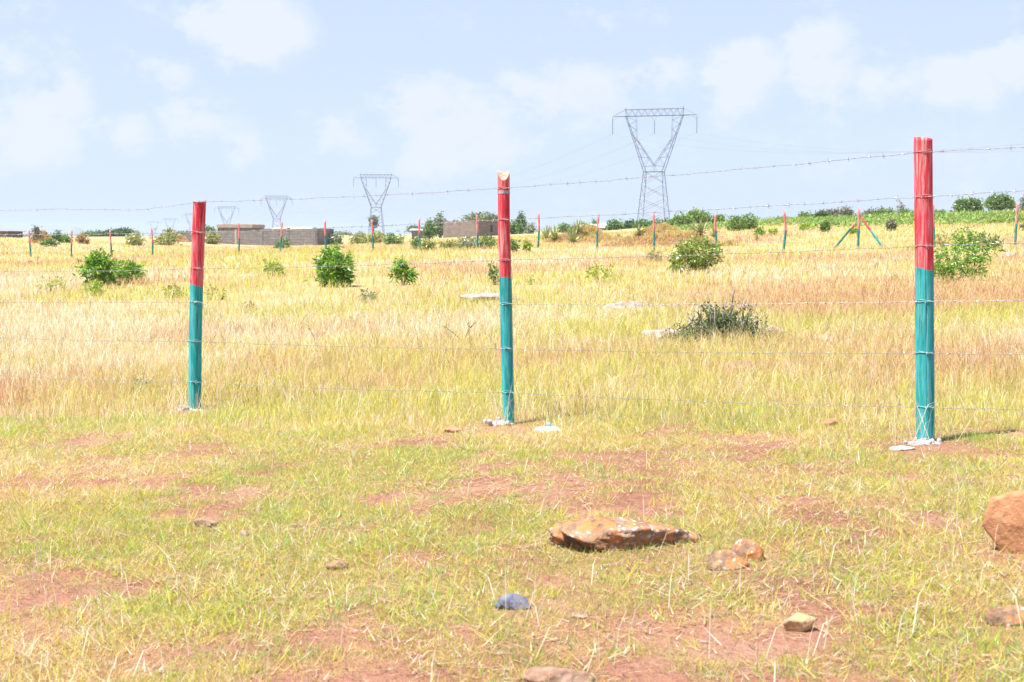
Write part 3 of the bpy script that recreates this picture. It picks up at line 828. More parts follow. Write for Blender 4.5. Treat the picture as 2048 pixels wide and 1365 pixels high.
# ------------------------------------------------------------------ hills
def hill():
    n = 40; V = []; Q = []
    for i in range(n):
        for j in range(8):
            u = i / (n - 1); v = j / 7
            p = pt(95 + 130 * u, 476, 5000 + 900 * v)
            hh = 46 * math.exp(-((u - .42) / .2) ** 2) * math.sin(math.pi * min(1, v + .02)) + 8 * float(_bump(i * .7, j * .9, 1)) * math.sin(math.pi * u)
            V.append((p.x, p.y, p.z - 6 + hh))
    idx = np.arange(n * 8).reshape(n, 8)
    Q = np.c_[idx[:-1, :-1].ravel(), idx[1:, :-1].ravel(), idx[1:, 1:].ravel(), idx[:-1, 1:].ravel()]
    o = obj('hill', np_mesh('hill', np.array(V), Q, smooth=True), M['hill']); tag(o, kind='structure')
hill()

# ------------------------------------------------------------------ foliage
def leaf_mesh(name, P, D, L, Wd, C, r, droop=.18):
    n = len(P); S = unit(np.cross(D, unit(r.normal(size=(n, 3))))); Nn = np.cross(S, D)
    L = np.broadcast_to(np.asarray(L, float), (n,))[:, None]; Wd = np.broadcast_to(np.asarray(Wd, float), (n,))[:, None]
    tip = P + D * L; tip[:, 2] -= droop * L[:, 0]
    mid = P + D * L * .5 + Nn * L * .04; mid[:, 2] -= droop * .2 * L[:, 0]
    V = np.stack([P, mid + S * Wd * .5, tip, mid - S * Wd * .5], 1).reshape(-1, 3)
    b = np.arange(n)[:, None] * 4
    T = np.concatenate([b + np.array([[0, 1, 2]]), b + np.array([[0, 2, 3]])])
    return np_mesh(name, V, None, T, np.repeat(np.clip(C, .003, .9), 4, 0))
GREENS = {
    'bright': ((.15, .32, .025), (.26, .42, .05), (.06, .17, .02)),
    'lime': ((.30, .41, .04), (.40, .47, .08), (.16, .28, .03)),
    'mid': ((.13, .24, .045), (.22, .32, .08), (.06, .13, .03)),
    'olive': ((.27, .31, .08), (.40, .39, .12), (.13, .17, .05)),
    'fresh': ((.24, .33, .06), (.38, .42, .10), (.10, .18, .035)),
    'grey': ((.20, .25, .14), (.31, .35, .21), (.11, .15, .08)),
    'dark': ((.06, .13, .028), (.12, .21, .04), (.028, .07, .018)),
    'dusty': ((.19, .20, .13), (.27, .26, .19), (.12, .13, .09)),
    'scrub': ((.19, .31, .075), (.27, .37, .11), (.11, .21, .05)),
    'rust': ((.34, .16, .07), (.42, .26, .08), (.24, .26, .07)),
}
def pick_cols(kind, n, r, jitter=.18):
    g = np.array(GREENS[kind]); c = g[r.choice(3, n, p=(.5, .27, .23))]
    return c * (1 + jitter * r.normal(size=(n, 1))) * (1 + .07 * r.normal(size=(n, 3)))
def tips_in(lobes, n, r, shell=.45):
    vol = np.array([l[3] * l[4] * l[5] for l in lobes]); k = r.choice(len(lobes), n, p=vol / vol.sum())
    Lb = np.array(lobes)[k]; d = unit(r.normal(size=(n, 3)))
    rad = (shell + (1 - shell) * r.random((n, 1))) ** .8 * (1 + .15 * r.normal(size=(n, 1))) * np.where(r.random((n, 1)) < .07, r.uniform(1.1, 1.4, (n, 1)), 1)
    return Lb[:, :3] + d * rad * Lb[:, 3:], d, k

def bush(px, py, wpx, hpx, kind, label, seed, leaf=11, tips=150, per=7, depth=None, lobes=None, name='bush', cat='bush', group=None, stems=9, up=.35, shell=.35, width=.3, mat='leaf', stem_mat='bark'):
    base = ground_px(px, py) if depth is None else on_ground(px, depth)
    s = mpp(base); w, h = wpx * s, hpx * s; r = np.random.default_rng(seed)
    root = empty(name, base); tag(root, label, cat, group)
    if lobes is None:
        lobes = [(0, 0, .52, .40, .40, .46), (0, 0, .22, .38, .38, .24)]
        for _ in range(5):
            a = r.random() * 6.28; lobes.append((.27 * math.cos(a), .27 * math.sin(a), r.uniform(.3, .68), r.uniform(.17, .26), r.uniform(.17, .26), r.uniform(.2, .30)))
    lb = [(a * w, b * w, c * h, d * w, e * w, f * h) for (a, b, c, d, e, f) in lobes]
    T, out, _ = tips_in(lb, tips, r, shell); T[:, 2] = np.maximum(T[:, 2], .05 * h)
    P = np.repeat(T, per, 0) + r.normal(size=(tips * per, 3)) * leaf * s * .28
    D = unit(np.repeat(unit(out + np.array([0, 0, up])), per, 0) * .75 + unit(r.normal(size=(tips * per, 3))) * .85)
    C = pick_cols(kind, tips * per, r) * np.repeat(r.uniform(.78, 1.22, (tips, 1)), per, 0)
    L = leaf * s * r.uniform(.6, 1.25, tips * per)
    o = obj('foliage', leaf_mesh('foliage', P, D, L, L * width, C, r), M[mat], root); tag(o, kind='stuff')
    mb = MB()
    for i in range(stems):
        t = T[r.integers(tips)] * .9; m = t * .5 + r.normal(size=3) * w * .05; m[2] = t[2] * .45
        rd = max(.006, .012 * w)
        mb.tube([(r.normal() * w * .03, r.normal() * w * .03, -.05), m, t], [rd, rd * .7, rd * .3], 5, False)
    mb.build('stem', M[stem_mat], root, True)
    return root, base, s

def tree(px, depth, ytop, ybase, wpx, kind, label, seed, lobes, leaf=.35, tips=260, per=7, name='tree', group=None, trunk=.06, shell=.5, up=.1, bare=False, mat='leaf_dull', width=.55, trunk_top=.55):
    """crown lobes in units of crown width (x, y) and total height (z)"""
    s = depth / F; x = (px - 1024) * s; gz_ = g1(x, depth); zt = pt(px, ytop, depth).z; zb = pt(px, ybase, depth).z
    h = zt - min(zb, gz_ + .2 if abs(gz_ - zb) < 4 else zb); base = Vector((x, depth, zt - h)); w = wpx * s; r = np.random.default_rng(seed)
    root = empty(name, base); tag(root, label, 'tree', group)
    lb = [(a * w, b * w, c * h, d * w, e * w, f * h) for (a, b, c, d, e, f) in lobes]
    T, out, k = tips_in(lb, tips, r, shell)
    mb = MB(); tr = trunk * w
    mb.tube([(0, 0, -1.0), (.02 * w, 0, h * trunk_top * .5), (0, .01 * w, h * trunk_top)], [tr, tr * .8, tr * .55], 7, False)
    for l in lb:
        c = np.array(l[:3]); m = c * .5; m[2] = max(c[2] * .6, h * .2)
        mb.tube([(0, 0, h * trunk_top * .6), m, c], [tr * .55, tr * .38, tr * .15], 5, False)
        for _ in range(6 if not bare else 16):
            t = c + unit(r.normal(size=3)) * np.array(l[3:]) * .95
            q = c + (t - c) * .5 + r.normal(size=3) * .04 * w
            mb.tube([c, q, t], [tr * .16, tr * .1, tr * .04], 3, False)
    mb.build('trunk', M['bark' if not bare else 'twig'], root, True)
    if bare: tips = max(20, tips // 5)
    T = T[:tips]; out = out[:tips]
    P = np.repeat(T, per, 0) + r.normal(size=(tips * per, 3)) * leaf * .6
    D = unit(np.repeat(unit(out + np.array([0, 0, up])), per, 0) * .6 + unit(r.normal(size=(tips * per, 3))))
    C = pick_cols(kind, tips * per, r) * np.repeat(r.uniform(.72, 1.25, (tips, 1)), per, 0)
    L = leaf * r.uniform(.6, 1.3, tips * per)
    o = obj('crown', leaf_mesh('crown', P, D, L, L * width, C, r, .1), M[mat], root); tag(o, kind='stuff')
    return root

# shrubs in the field
B = bush
B(200, 578, 80, 78, 'bright', 'tall bright green leafy bush at left with a lower bush against its right side', 11, leaf=13, tips=170, per=7, up=.1, lobes=[(-.02, 0, .72, .26, .26, .28), (-.12, 0, .45, .38, .34, .34), (.14, .05, .42, .30, .3, .34), (.16, 0, .75, .13, .12, .2)])
B(255, 568, 72, 46, 'bright', 'rounded bright green bush against the right side of the tall left bush', 12, leaf=12, tips=120, per=7)
B(187, 596, 46, 36, 'lime', 'small yellow-green bush at the foot of the tall left bush', 13, leaf=9, tips=70, per=6)
B(550, 553, 42, 34, 'lime', 'small yellow-green bush right of the left post', 14, leaf=9, tips=60, per=6, shell=.5)
B(668, 574, 84, 80, 'bright', 'dense rounded dark-centred green bush midway between left and middle posts', 15, leaf=14, tips=330, per=7, up=.5, width=.24)
B(806, 571, 56, 52, 'bright', 'small upright bright green bush with open fans of leaves, left of middle post', 16, leaf=13, tips=70, per=7, up=.5, lobes=[(-.12, 0, .72, .24, .24, .25), (.1, 0, .5, .24, .24, .28), (.3, 0, .32, .2, .2, .2), (-.28, 0, .42, .14, .14, .18)])
B(987, 571, 28, 48, 'mid', 'thin sparse green shrub just left of the middle post', 17, leaf=9, tips=38, per=6, lobes=[(.05, 0, .5, .35, .35, .4), (-.1, 0, .85, .15, .15, .16)])
B(1392, 548, 104, 76, 'fresh', 'round olive-yellow bush left of the scrub heap', 18, leaf=8, tips=420, per=7, lobes=[(0, 0, .55, .44, .42, .44), (-.2, 0, .4, .3, .3, .36), (.2, 0, .45, .3, .3, .4)], width=.4)
B(1352, 546, 34, 34, 'bright', 'little bright green shrub at the left foot of the olive bush', 19, leaf=10, tips=45, per=6)
B(1888, 568, 70, 84, 'bright', 'bushy yellow-green shrub touching the right side of the nearest post', 20, leaf=9, tips=190, per=6)
B(1944, 562, 90, 74, 'bright', 'spreading green shrub right of the nearest post, in front of two rounder bushes', 21, leaf=11, tips=120, per=6, lobes=[(-.15, 0, .7, .3, .3, .24), (.2, 0, .72, .28, .28, .22), (0, 0, .4, .36, .36, .35)])
B(1934, 503, 66, 48, 'bright', 'rounded bright green bush behind the spreading shrub at right', 22, leaf=8, tips=170, per=6)
B(1978, 504, 52, 40, 'mid', 'smaller green bush right beside the rounded one at far right', 23, leaf=8, tips=100, per=6)
B(1884, 500, 34, 44, 'olive', 'pale thin shrub peeking out behind the nearest post', 24, leaf=6, tips=60, per=5)
B(105, 585, 66, 30, 'lime', 'low patch of yellow-green weed left of the tall left bush', 25, leaf=7, tips=60, per=6, mat='leaf_dull', name='weed', cat='weed')
B(350, 596, 60, 28, 'olive', 'low green weed just left of the left post', 26, leaf=7, tips=50, per=6, mat='leaf_dull', name='weed', cat='weed')
B(432, 600, 60, 26, 'olive', 'low green weed just right of the left post', 27, leaf=7, tips=45, per=6, mat='leaf_dull', name='weed', cat='weed')
B(735, 606, 46, 24, 'grey', 'grey-green tuft under the dense round bush', 28, leaf=9, tips=40, per=6, mat='leaf_dull', name='weed', cat='weed')
B(283, 790, 52, 34, 'mid', 'soft green clump in the dry grass left of the left post', 29, leaf=10, tips=60, per=6, mat='leaf_dull', name='weed', cat='weed')
B(500, 628, 40, 24, 'rust', 'small reddish-brown stump sprout between left post and dense bush', 30, leaf=6, tips=50, per=6, mat='leaf_dull')
B(1060, 570, 20, 24, 'lime', 'tiny green sprig right of the middle post', 31, leaf=6, tips=20, per=5)
B(1202, 566, 66, 40, 'lime', 'loose patch of green weed right of the middle post', 32, leaf=9, tips=46, per=5, mat='leaf_dull', name='weed', cat='weed')
# the middle row, near the far fence
mids = [(270, 492, 46, 26, 'olive', 'pale green shrub left of the fourth far post'), (333, 491, 56, 30, 'olive', 'wide pale green shrub right of the fourth far post'), (425, 489, 36, 24, 'olive', 'pale shrub right of the left post, by the grey wall'),
        (565, 501, 30, 28, 'mid', 'small round dark green bush below the grey wall'), (604, 486, 28, 22, 'lime', 'yellow-green shrub at the right end of the grey wall'), (522, 487, 26, 16, 'lime', 'low yellow-green shrub in front of the grey building'),
        (664, 490, 50, 28, 'grey', 'grey-green shrub right of the lone far post'), (722, 490, 40, 27, 'olive', 'first pale shrub of the row under the second pylon'), (752, 489, 42, 29, 'olive', 'second pale shrub of the row under the second pylon'),
        (788, 492, 40, 31, 'mid', 'third, greener shrub of the row under the second pylon'), (837, 500, 27, 28, 'mid', 'left one of two small round bushes side by side'), (858, 503, 27, 30, 'olive', 'right one of two small round bushes side by side'),
        (935, 500, 50, 30, 'grey', 'pale grey-green shrub in front of the tan building'), (972, 498, 40, 30, 'mid', 'green shrub left of the middle post, before the tan building'), (1024, 506, 26, 30, 'mid', 'small green shrub peeking out right of the middle post'),
        (1053, 506, 14, 26, 'lime', 'thin yellow-green sprig left of the aloe pair'), (895, 500, 34, 18, 'olive', 'low thin shrub right of the two small round bushes'), (1310, 524, 26, 26, 'olive', 'small pale shrub at the foot of the far post by the red mound'),
        (100, 494, 30, 16, 'mid', 'low grey-green shrub between the first two far posts'), (112, 486, 18, 18, 'dark', 'small dark shrub on the flank of the left red mound'), (131, 486, 22, 16, 'bright', 'bright green shrub beside the second far post'),
        (165, 488, 22, 20, 'rust', 'reddish dry shrub right of the second far post')]
for i, (px, py, w, h, kd, lbl) in enumerate(mids):
    B(px, py, w * 1.15, h * .92, kd, lbl, 300 + i, leaf=6.5, tips=int(60 + w * 1.8), per=6, shell=.3, group='shrubs near the far fence')
# beyond the far fence, right
fars = [(1472, 112, 46, 34, 'mid', 'large dark green shrub right of the big pylon'), (1497, 116, 40, 32, 'mid', 'dark green shrub joined to the right of the large one'), (1518, 92, 22, 14, 'bright', 'small round bright green shrub beyond the far fence'),
        (1546, 92, 18, 10, 'lime', 'tiny lime shrub left of the leaning far post'), (1650, 92, 22, 28, 'mid', 'upright dark shrub left of the braced corner post'), (1780, 88, 18, 26, 'dusty', 'dry grey shrub right of the braced corner post'),
        (1705, 84, 22, 16, 'lime', 'yellowish shrub behind the braced corner post'), (2044, 80, 16, 12, 'dusty', 'dry brown shrub at the right edge'), (1610, 100, 24, 10, 'lime', 'low lime shrub on the dry slope right of the leaning post')]
for i, (px, d, w, h, kd, lbl) in enumerate(fars):
    B(px, 0, w, h, kd, lbl, 400 + i, leaf=5, tips=int(50 + w * 3), per=6, depth=d, mat='leaf_dull', width=.45, group='shrubs beyond the far fence')

# ------------------------------------------------------------------ mounds of red earth
MOUNDS = []
def mound(px, py, wpx, hpx, label, seed, depth=None, ratio=.7, mat='mound'):
    base = ground_px(px, py) if depth is None else on_ground(px, depth); s = mpp(base)
    rx = wpx * s * .55; base.y += rx * ratio * .8; base.z = g1(base.x, base.y)
    o = obj('earth_mound', lump_mesh('earth_mound', rx, rx * ratio, hpx * s * .95, seed, 60, 1.0), M[mat], None, base)
    tag(o, label, 'mound'); MOUNDS.append(o); return o
mound(1340, 494, 250, 40, 'wide heap of bare red earth below the big pylon', 71)
mound(1180, 487, 190, 26, 'low grassy mound of red earth carrying the upper aloes', 72)
mound(78, 488, 70, 26, 'heap of red earth at the far left, by the first far post', 73, None, .6)
mound(358, 484, 40, 14, 'small hump of red earth left of the left post', 74, None, .6)
mound(1460, 493, 60, 6, 'low scrape of red earth right of the far post by the olive bush', 75, None, .5)

from mathutils.bvhtree import BVHTree
_bvh = [(o, BVHTree.FromPolygons([o.location + v.co for v in o.data.vertices], [p.vertices[:] for p in o.data.polygons])) for o in MOUNDS]
def surface_px(px, py):
    """first point of the ground or of a mound seen at a photo pixel"""
    g = ground_px(px, py); d = pix_dir(px, py); o = Vector((0, 0, CAMZ)); best = g
    for m, t in _bvh:
        h = t.ray_cast(o, d)[0]
        if h is not None and h.y < best.y: best = h
    return best

# ------------------------------------------------------------------ aloes
def aloe(px, py, wpx, hpx, label, seed, n=22):
    base = surface_px(px, py)
    s = mpp(base); L = hpx * s * 1.35; r = random.Random(seed)
    root = empty('aloe', base); tag(root, label, 'aloe', 'aloes on the red ground')
    lv = MB(); seg = 6; vs_ = []
    for i in range(seg + 1):
        t = i / seg; wd = .085 * (1 - t) ** .8 * (1 if t > .1 else .8); y = t * (1 - .12 * t)
        z = .10 * t * t * 1.0; th = .03 * (1 - t)
        vs_ += [(-wd, y, z + .03 * (1 - t)), (0, y, z - th), (wd, y, z + .03 * (1 - t))]
    fs = []
    for i in range(seg):
        a = i * 3; fs += [(a, a + 1, a + 4, a + 3), (a + 1, a + 2, a + 5, a + 4), (a, a + 3, a + 5, a + 2)]
    lv.add(vs_, fs); me = lv.mesh('leaf'); me.materials.append(M['aloe'])
    dead = lv.mesh('dead_leaf'); dead.materials.append(M['aloe_dry'])
    for i in range(n):
        t = i / n; el = math.radians(12 + 68 * t + r.uniform(-8, 8)); az = i * 2.39996 + r.uniform(-.2, .2)
        o = obj('leaf', me, None, root, (0, 0, .10 * L + .1 * L * t)); sc = L * r.uniform(.8, 1.1); o.scale = (sc, sc, sc); o.rotation_euler = (el, 0, az)
    for i in range(7):
        o = obj('dead_leaf', dead, None, root, (0, 0, .12 * L)); sc = L * r.uniform(.5, .75); o.scale = (sc, sc, sc); o.rotation_euler = (math.radians(r.uniform(-12, 8)), 0, r.random() * 6.28)
    mb = MB(); mb.tube([(0, 0, -.1), (0, 0, .2 * L)], [.1 * L, .08 * L], 7); mb.build('stem', M['aloe_dry'], root, True)
M['aloe'] = mat_simple('aloe_leaf', [(.3, (.15, .22, .07)), (.7, (.34, .37, .14))], 3, .5, .1, .01, .4)
M['aloe_dry'] = mat_simple('aloe_dead_leaf', [(.3, (.16, .09, .06)), (.7, (.34, .23, .15))], 5, .9)
aloe(1093, 483, 30, 24, 'left aloe of the two joined at the foot of the grassy mound', 1)
aloe(1109, 483, 26, 24, 'right aloe of the two joined at the foot of the grassy mound', 2)
aloe(1146, 489, 34, 26, 'large single aloe in front of the red ground, right of the aloe pair', 3, 26)
aloe(1154, 470, 30, 24, 'upper aloe with reddish dead leaves on top of the grassy mound', 4, 20)
aloe(1141, 468, 20, 16, 'dry reddish aloe beside the upper one on the mound', 5, 14)
aloe(1402, 469, 26, 24, 'aloe on the right shoulder of the red mound under the pylon', 6, 18)
aloe(1387, 464, 20, 18, 'smaller aloe left of the one on the red mound shoulder', 7, 14)
aloe(1278, 472, 26, 18, 'yellowish aloe on the slope left of the red mound', 8, 16)
aloe(1237, 478, 22, 10, 'low grey aloe on the slope, farther left of the red mound', 9, 16)
aloe(1514, 482, 18, 14, 'small aloe in the dry grass left of the leaning far post', 10, 14)
aloe(1428, 476, 20, 20, 'pale aloe behind the far post by the olive bush', 11, 14)

# ------------------------------------------------------------------ trees
dome = [(0, 0, .70, .40, .40, .24), (-.27, 0, .60, .24, .26, .22), (.27, 0, .60, .24, .26, .22), (-.12, .1, .80, .25, .25, .18), (.13, -.1, .80, .25, .25, .18), (.38, 0, .5, .13, .15, .14), (-.38, 0, .5, .13, .15, .14)]
flat = [(0, 0, .84, .40, .40, .12), (-.28, 0, .78, .22, .22, .10), (.3, 0, .80, .22, .22, .09), (.1, 0, .92, .25, .25, .07)]
tall = [(0, 0, .5, .40, .40, .3), (0, 0, .75, .28, .28, .22), (-.15, 0, .35, .3, .3, .22), (.15, 0, .4, .3, .3, .25)]
spire = [(0, 0, .35, .42, .42, .28), (0, 0, .62, .26, .26, .24), (0, 0, .86, .12, .12, .16)]
low = [(0, 0, .5, .45, .4, .42), (-.25, 0, .45, .28, .28, .36), (.25, 0, .42, .28, .28, .36)]
tree(1932, 215, 398, 436, 56, 'mid', 'left one of the two round-crowned dark trees on the right skyline', 51, dome, .34, 460, 8, group='round trees on the right skyline', mat='leaf')
tree(1996, 212, 391, 436, 54, 'mid', 'right, fuller one of the two round-crowned dark trees on the right skyline', 52, dome, .34, 460, 8, group='round trees on the right skyline', mat='leaf')
tree(2052, 190, 391, 430, 40, 'dusty', 'grey-green tree cut by the right edge', 53, tall, .3, 200, 7)
tree(748, 420, 433, 470, 18, 'dusty', 'slender grey-green tree in front of the second pylon', 54, [(.0, 0, .78, .42, .42, .22), (.1, 0, .6, .3, .3, .16)], .5, 150, 7, trunk=.08, trunk_top=.7)
tree(880, 262, 425, 474, 34, 'grey', 'pale feathery tree at the left corner of the tan building', 55, spire, .4, 260, 7)
tree(860, 258, 442, 474, 24, 'mid', 'dark tree left of the pale feathery one', 56, tall, .4, 180, 7)
tree(962, 300, 429, 470, 72, 'grey', 'wide flat-topped acacia behind the tan building', 57, flat, .5, 240, 7)
tree(828, 310, 455, 474, 32, 'grey', 'small flat-topped acacia left of the white-roofed shed', 58, flat, .45, 120, 6)
tree(1042, 330, 426, 468, 20, 'dark', 'narrow pointed conifer right of the middle post', 59, spire, .5, 240, 7)
tree(1026, 300, 444, 470, 34, 'mid', 'round green tree between the middle post and the conifer', 60, low, .5, 170, 7)
tree(1060, 310, 446, 470, 24, 'grey', 'thin grey-green tree right of the conifer', 61, tall, .45, 90, 6)
tree(1128, 300, 448, 468, 20, 'mid', 'small green tree behind the aloe pair', 62, low, .45, 90, 6)
tree(1165, 320, 446, 466, 36, 'olive', 'wide tawny tree behind the upper aloe', 63, low, .5, 150, 6)
tree(1190, 335, 441, 466, 18, 'mid', 'green tree just left of the white-roofed house', 64, tall, .45, 100, 6)
tree(1228, 300, 440, 466, 28, 'mid', 'round green tree right of the white-roofed house', 65, low, .5, 170, 7)
tree(1258, 310, 443, 464, 34, 'dark', 'dark low tree just left of the big pylon', 66, low, .5, 180, 7)
tree(1290, 290, 441, 462, 40, 'mid', 'leafy tree at the left foot of the big pylon', 67, low, .5, 180, 7)
tree(1330, 260, 441, 460, 44, 'mid', 'leafy tree at the right foot of the big pylon', 68, low, .45, 180, 7)
tree(1395, 190, 423, 458, 46, 'scrub', 'bushy grey-green tree on the rise right of the big pylon', 69, dome, .34, 260, 7, trunk=.04)
tree(1362, 180, 431, 458, 44, 'scrub', 'broad light green bush-tree right of the pylon foot', 70, low, .34, 260, 7, trunk=.04)
tree(1435, 190, 430, 455, 30, 'scrub', 'light green bush-tree left of the large dark shrub', 71, low, .3, 160, 7, trunk=.04)
for i, (px, d, yt, yb, w, kd, lb, bare, lbl) in enumerate([
        (1610, 240, 428, 446, 30, 'mid', low, False, 'green tree behind the bright green belt, above the dry slope'), (1645, 255, 419, 445, 26, 'dusty', tall, True, 'bare grey tree left of the dark dome tree'),
        (1640, 230, 425, 445, 22, 'dark', low, False, 'dark domed tree on the skyline behind the belt'), (1665, 250, 424, 443, 30, 'dusty', flat, False, 'brownish flat tree right of the dark domed tree'),
        (1690, 245, 414, 442, 24, 'dusty', tall, False, 'grey tree left above the corner post'), (1740, 250, 420, 440, 30, 'dusty', low, False, 'grey bush-tree right above the corner post'),
        (1765, 235, 419, 440, 40, 'mid', low, False, 'green tree right of the corner post skyline'), (1800, 245, 403, 438, 26, 'dusty', tall, True, 'bare twisted tree standing tall left of the nearest post'),
        (1812, 235, 422, 438, 22, 'mid', low, False, 'green tree immediately left of the nearest post'), (1880, 230, 424, 438, 40, 'mid', low, False, 'low green tree just right of the nearest post'),
        (1562, 260, 436, 452, 40, 'scrub', low, False, 'low pale tree behind the leaning far post')]):
    tree(px, d, yt, yb, w, kd, lbl, 500 + i, lb, .4, 170, 7, bare=bare, group='trees on the right skyline')
# left skyline
for i, (px, d, yt, yb, w, kd, lb, bare, lbl) in enumerate([
        (182, 420, 464, 478, 34, 'mid', low, False, 'dark tree at the left end of the left tree line'), (205, 430, 463, 478, 32, 'dark', low, False, 'dark tree second in the left tree line'),
        (230, 420, 463, 478, 36, 'dark', dome, False, 'broad dark tree in the middle of the left tree line'), (250, 410, 462, 478, 34, 'dark', flat, False, 'dark flat-topped tree ending the left tree line'),
        (77, 150, 449, 470, 18, 'dusty', tall, True, 'bare dead tree on top of the left red mound'), (421, 260, 456, 470, 18, 'mid', low, False, 'small round tree peeping over the grey wall'),
        (365, 300, 464, 478, 30, 'grey', low, False, 'pale tree left of the left post'), (343, 200, 460, 478, 14, 'olive', tall, False, 'small brownish tree left of the left post'),
        (118, 900, 463, 478, 16, 'dusty', tall, False, 'faint far tree left of the hill'), (26, 1000, 468, 477, 14, 'grey', tall, False, 'faint far tree right of the dark hut'),
        (50, 1000, 471, 477, 26, 'grey', low, False, 'faint far trees band, left of the red mound'), (685, 800, 466, 476, 30, 'grey', low, False, 'faint far tree left of the second pylon'),
        (270, 380, 460, 478, 22, 'olive', tall, True, 'thin bare tree left of the fourth far post')]):
    tree(px, d, yt, yb, w, kd, lbl, 600 + i, lb, d / 800 + .12, 130, 7, bare=bare, group='trees on the left skyline')

# bright green belt on the right rise: nobody could count its plants
def green_belt():
    r = np.random.default_rng(91); n = 30000
    d = 98 * (190 / 98) ** r.random(n)
    u0 = np.where(d < 125, 1600, 1330)
    px = u0 + (2260 - u0) * r.random(n)
    x = (px - 1024) / F * d; z = gz(x, d)
    clump = fbm(92, 4)(x, d, .35); left = np.clip((px - u0) / 160, 0, 1)
    keep = (clump > .36) & (r.random(n) < .35 + .65 * left); x, d, z, clump, left = x[keep], d[keep], z[keep], clump[keep], left[keep]; n = len(x)
    hh = (.35 + .85 * (clump - .3)) * (.5 + .5 * left)
    P = np.c_[x, d, z + hh * r.random(n) ** .8]
    D = unit(r.normal(size=(n, 3)) * .7 + np.array([0, 0, .9])); C = pick_cols('scrub', n, r) * (.8 + .5 * clump[:, None])
    o = obj('green_scrub', leaf_mesh('green_scrub', P, D, r.uniform(.22, .45, n), r.uniform(.06, .13, n), C, r), M['leaf_dull'])
    tag(o, 'belt of bright green scrub along the rise at right', 'scrub', kind='stuff')
green_belt()

# ------------------------------------------------------------------ stones
ROCKS = []
def rock(px, py, wpx, hpx, mat, label, seed, ratio=.8, planes=16, rough=.07, tilt=0, name='rock', sub=4, cat='rock', under=0.0):
    p = ground_px(px, py); s = mpp(p); w, h = wpx * s, hpx * s; p.y += w * ratio * .35; p.z = g1(p.x, p.y) - .06 * h
    o = obj(name, rock_mesh(name, w * 1.12, w * ratio, h, seed, planes, rough, sub, under), M[mat], None, p)
    o.rotation_euler = (0, tilt, 0); tag(o, label, cat); ROCKS.append((p.x, p.y, w * .5, w * ratio * .5)); return o
rock(1212, 1104, 268, 70, 'lichen', 'long flat rock crusted with orange and white lichen in the foreground', 47, .75, 30, .13, .08, sub=5, under=.1)
rock(1452, 1140, 76, 40, 'lichen', 'small lichen-spotted rock, left lobe of a pair right of the long rock', 14, .8)
rock(1492, 1124, 62, 42, 'lichen', 'small lichen-spotted rock, right lobe of a pair right of the long rock', 5, .8)
rock(2058, 1110, 164, 132, 'red_boulder', 'big smooth reddish boulder cut by the right edge', 6, .75, 12, .05, sub=5, under=.26)
rock(1603, 1268, 76, 50, 'tan_rock', 'tan flat-topped stone on bare soil at lower right', 17, .8, 40, .05, under=.4)
rock(1026, 1222, 66, 38, 'blue_rock', 'blue-grey angular stone in the foreground', 8, .7, 22, .08)
rock(2034, 1252, 90, 38, 'lichen', 'low mottled rock at the lower right edge', 9, .7)
rock(1115, 1376, 120, 40, 'dark_rock', 'half-buried pale rock cut by the bottom edge', 10, .6, 14, .06)
rock(412, 1055, 52, 18, 'dark_rock', 'low dark stone in the left foreground grass', 11, .6)
rock(488, 1072, 18, 10, 'pale_rock', 'small white pebble in the left foreground', 12, .8, sub=3)
rock(678, 1140, 42, 20, 'dark_rock', 'dark stone among the foreground grass left of centre', 13, .6)
rock(1155, 1238, 46, 12, 'dark_rock', 'flat dark stone right of the blue-grey one', 25, .6)
rock(1338, 688, 96, 32, 'pale_rock', 'white flat rock at the left end of the scrub heap', 26, .7, 12, .1)
rock(1550, 682, 46, 30, 'pale_rock', 'small white rock at the right end of the scrub heap', 27, .8)
rock(1256, 626, 90, 24, 'pale_rock', 'long pale rock in the dry grass left of the scrub heap', 28, .6, 14, .1)
rock(968, 604, 96, 20, 'pale_rock', 'long pale ledge of rock behind the middle post', 29, .6, 14, .1)
rock(1028, 604, 40, 14, 'dark_rock', 'brown rock just right of the middle post', 30, .7)
rock(1652, 690, 54, 22, 'pale_rock', 'pale flat rock right of the scrub heap', 31, .6)
rock(1478, 746, 84, 24, 'dark_rock', 'brown flat rock in the dry grass below the scrub heap', 32, .5)
rock(1500, 714, 40, 8, 'pale_rock', 'thin white slab just below the scrub heap', 33, .5, sub=3)
rock(820, 610, 40, 10, 'dark_rock', 'low brown rock in the grass left of the middle post', 34, .6, sub=3)
rock(1285, 758, 64, 20, 'dark_rock', 'low brown rock in the grass left below the scrub heap', 35, .6, sub=3)
rock(2022, 516, 32, 12, 'pale_rock', 'pale rock in the grass at far right', 36, .6, sub=3)
rock(54, 530, 22, 14, 'clod', 'left red clod in the grass below the first far post', 37, .8, sub=3)
rock(74, 520, 18, 10, 'clod', 'right red clod in the grass below the first far post', 38, .8, sub=3)
rock(1660, 854, 34, 18, 'clod', 'red-brown clod left of the nearest post', 39, .8, sub=3)
rock(905, 866, 40, 12, 'clod', 'crumbling red clod left of the middle post', 40, .8, sub=3)
rock(38, 780, 30, 16, 'pale_rock', 'pale stone at the left edge below the wires', 41, .8, sub=3)
rock(1808, 902, 50, 10, 'concrete', 'flat white chunk of rubble left of the nearest post', 42, .8, sub=3)
rock(12, 800, 30, 12, 'dark_rock', 'dark stone at the left edge on bare soil', 43, .8, sub=3)
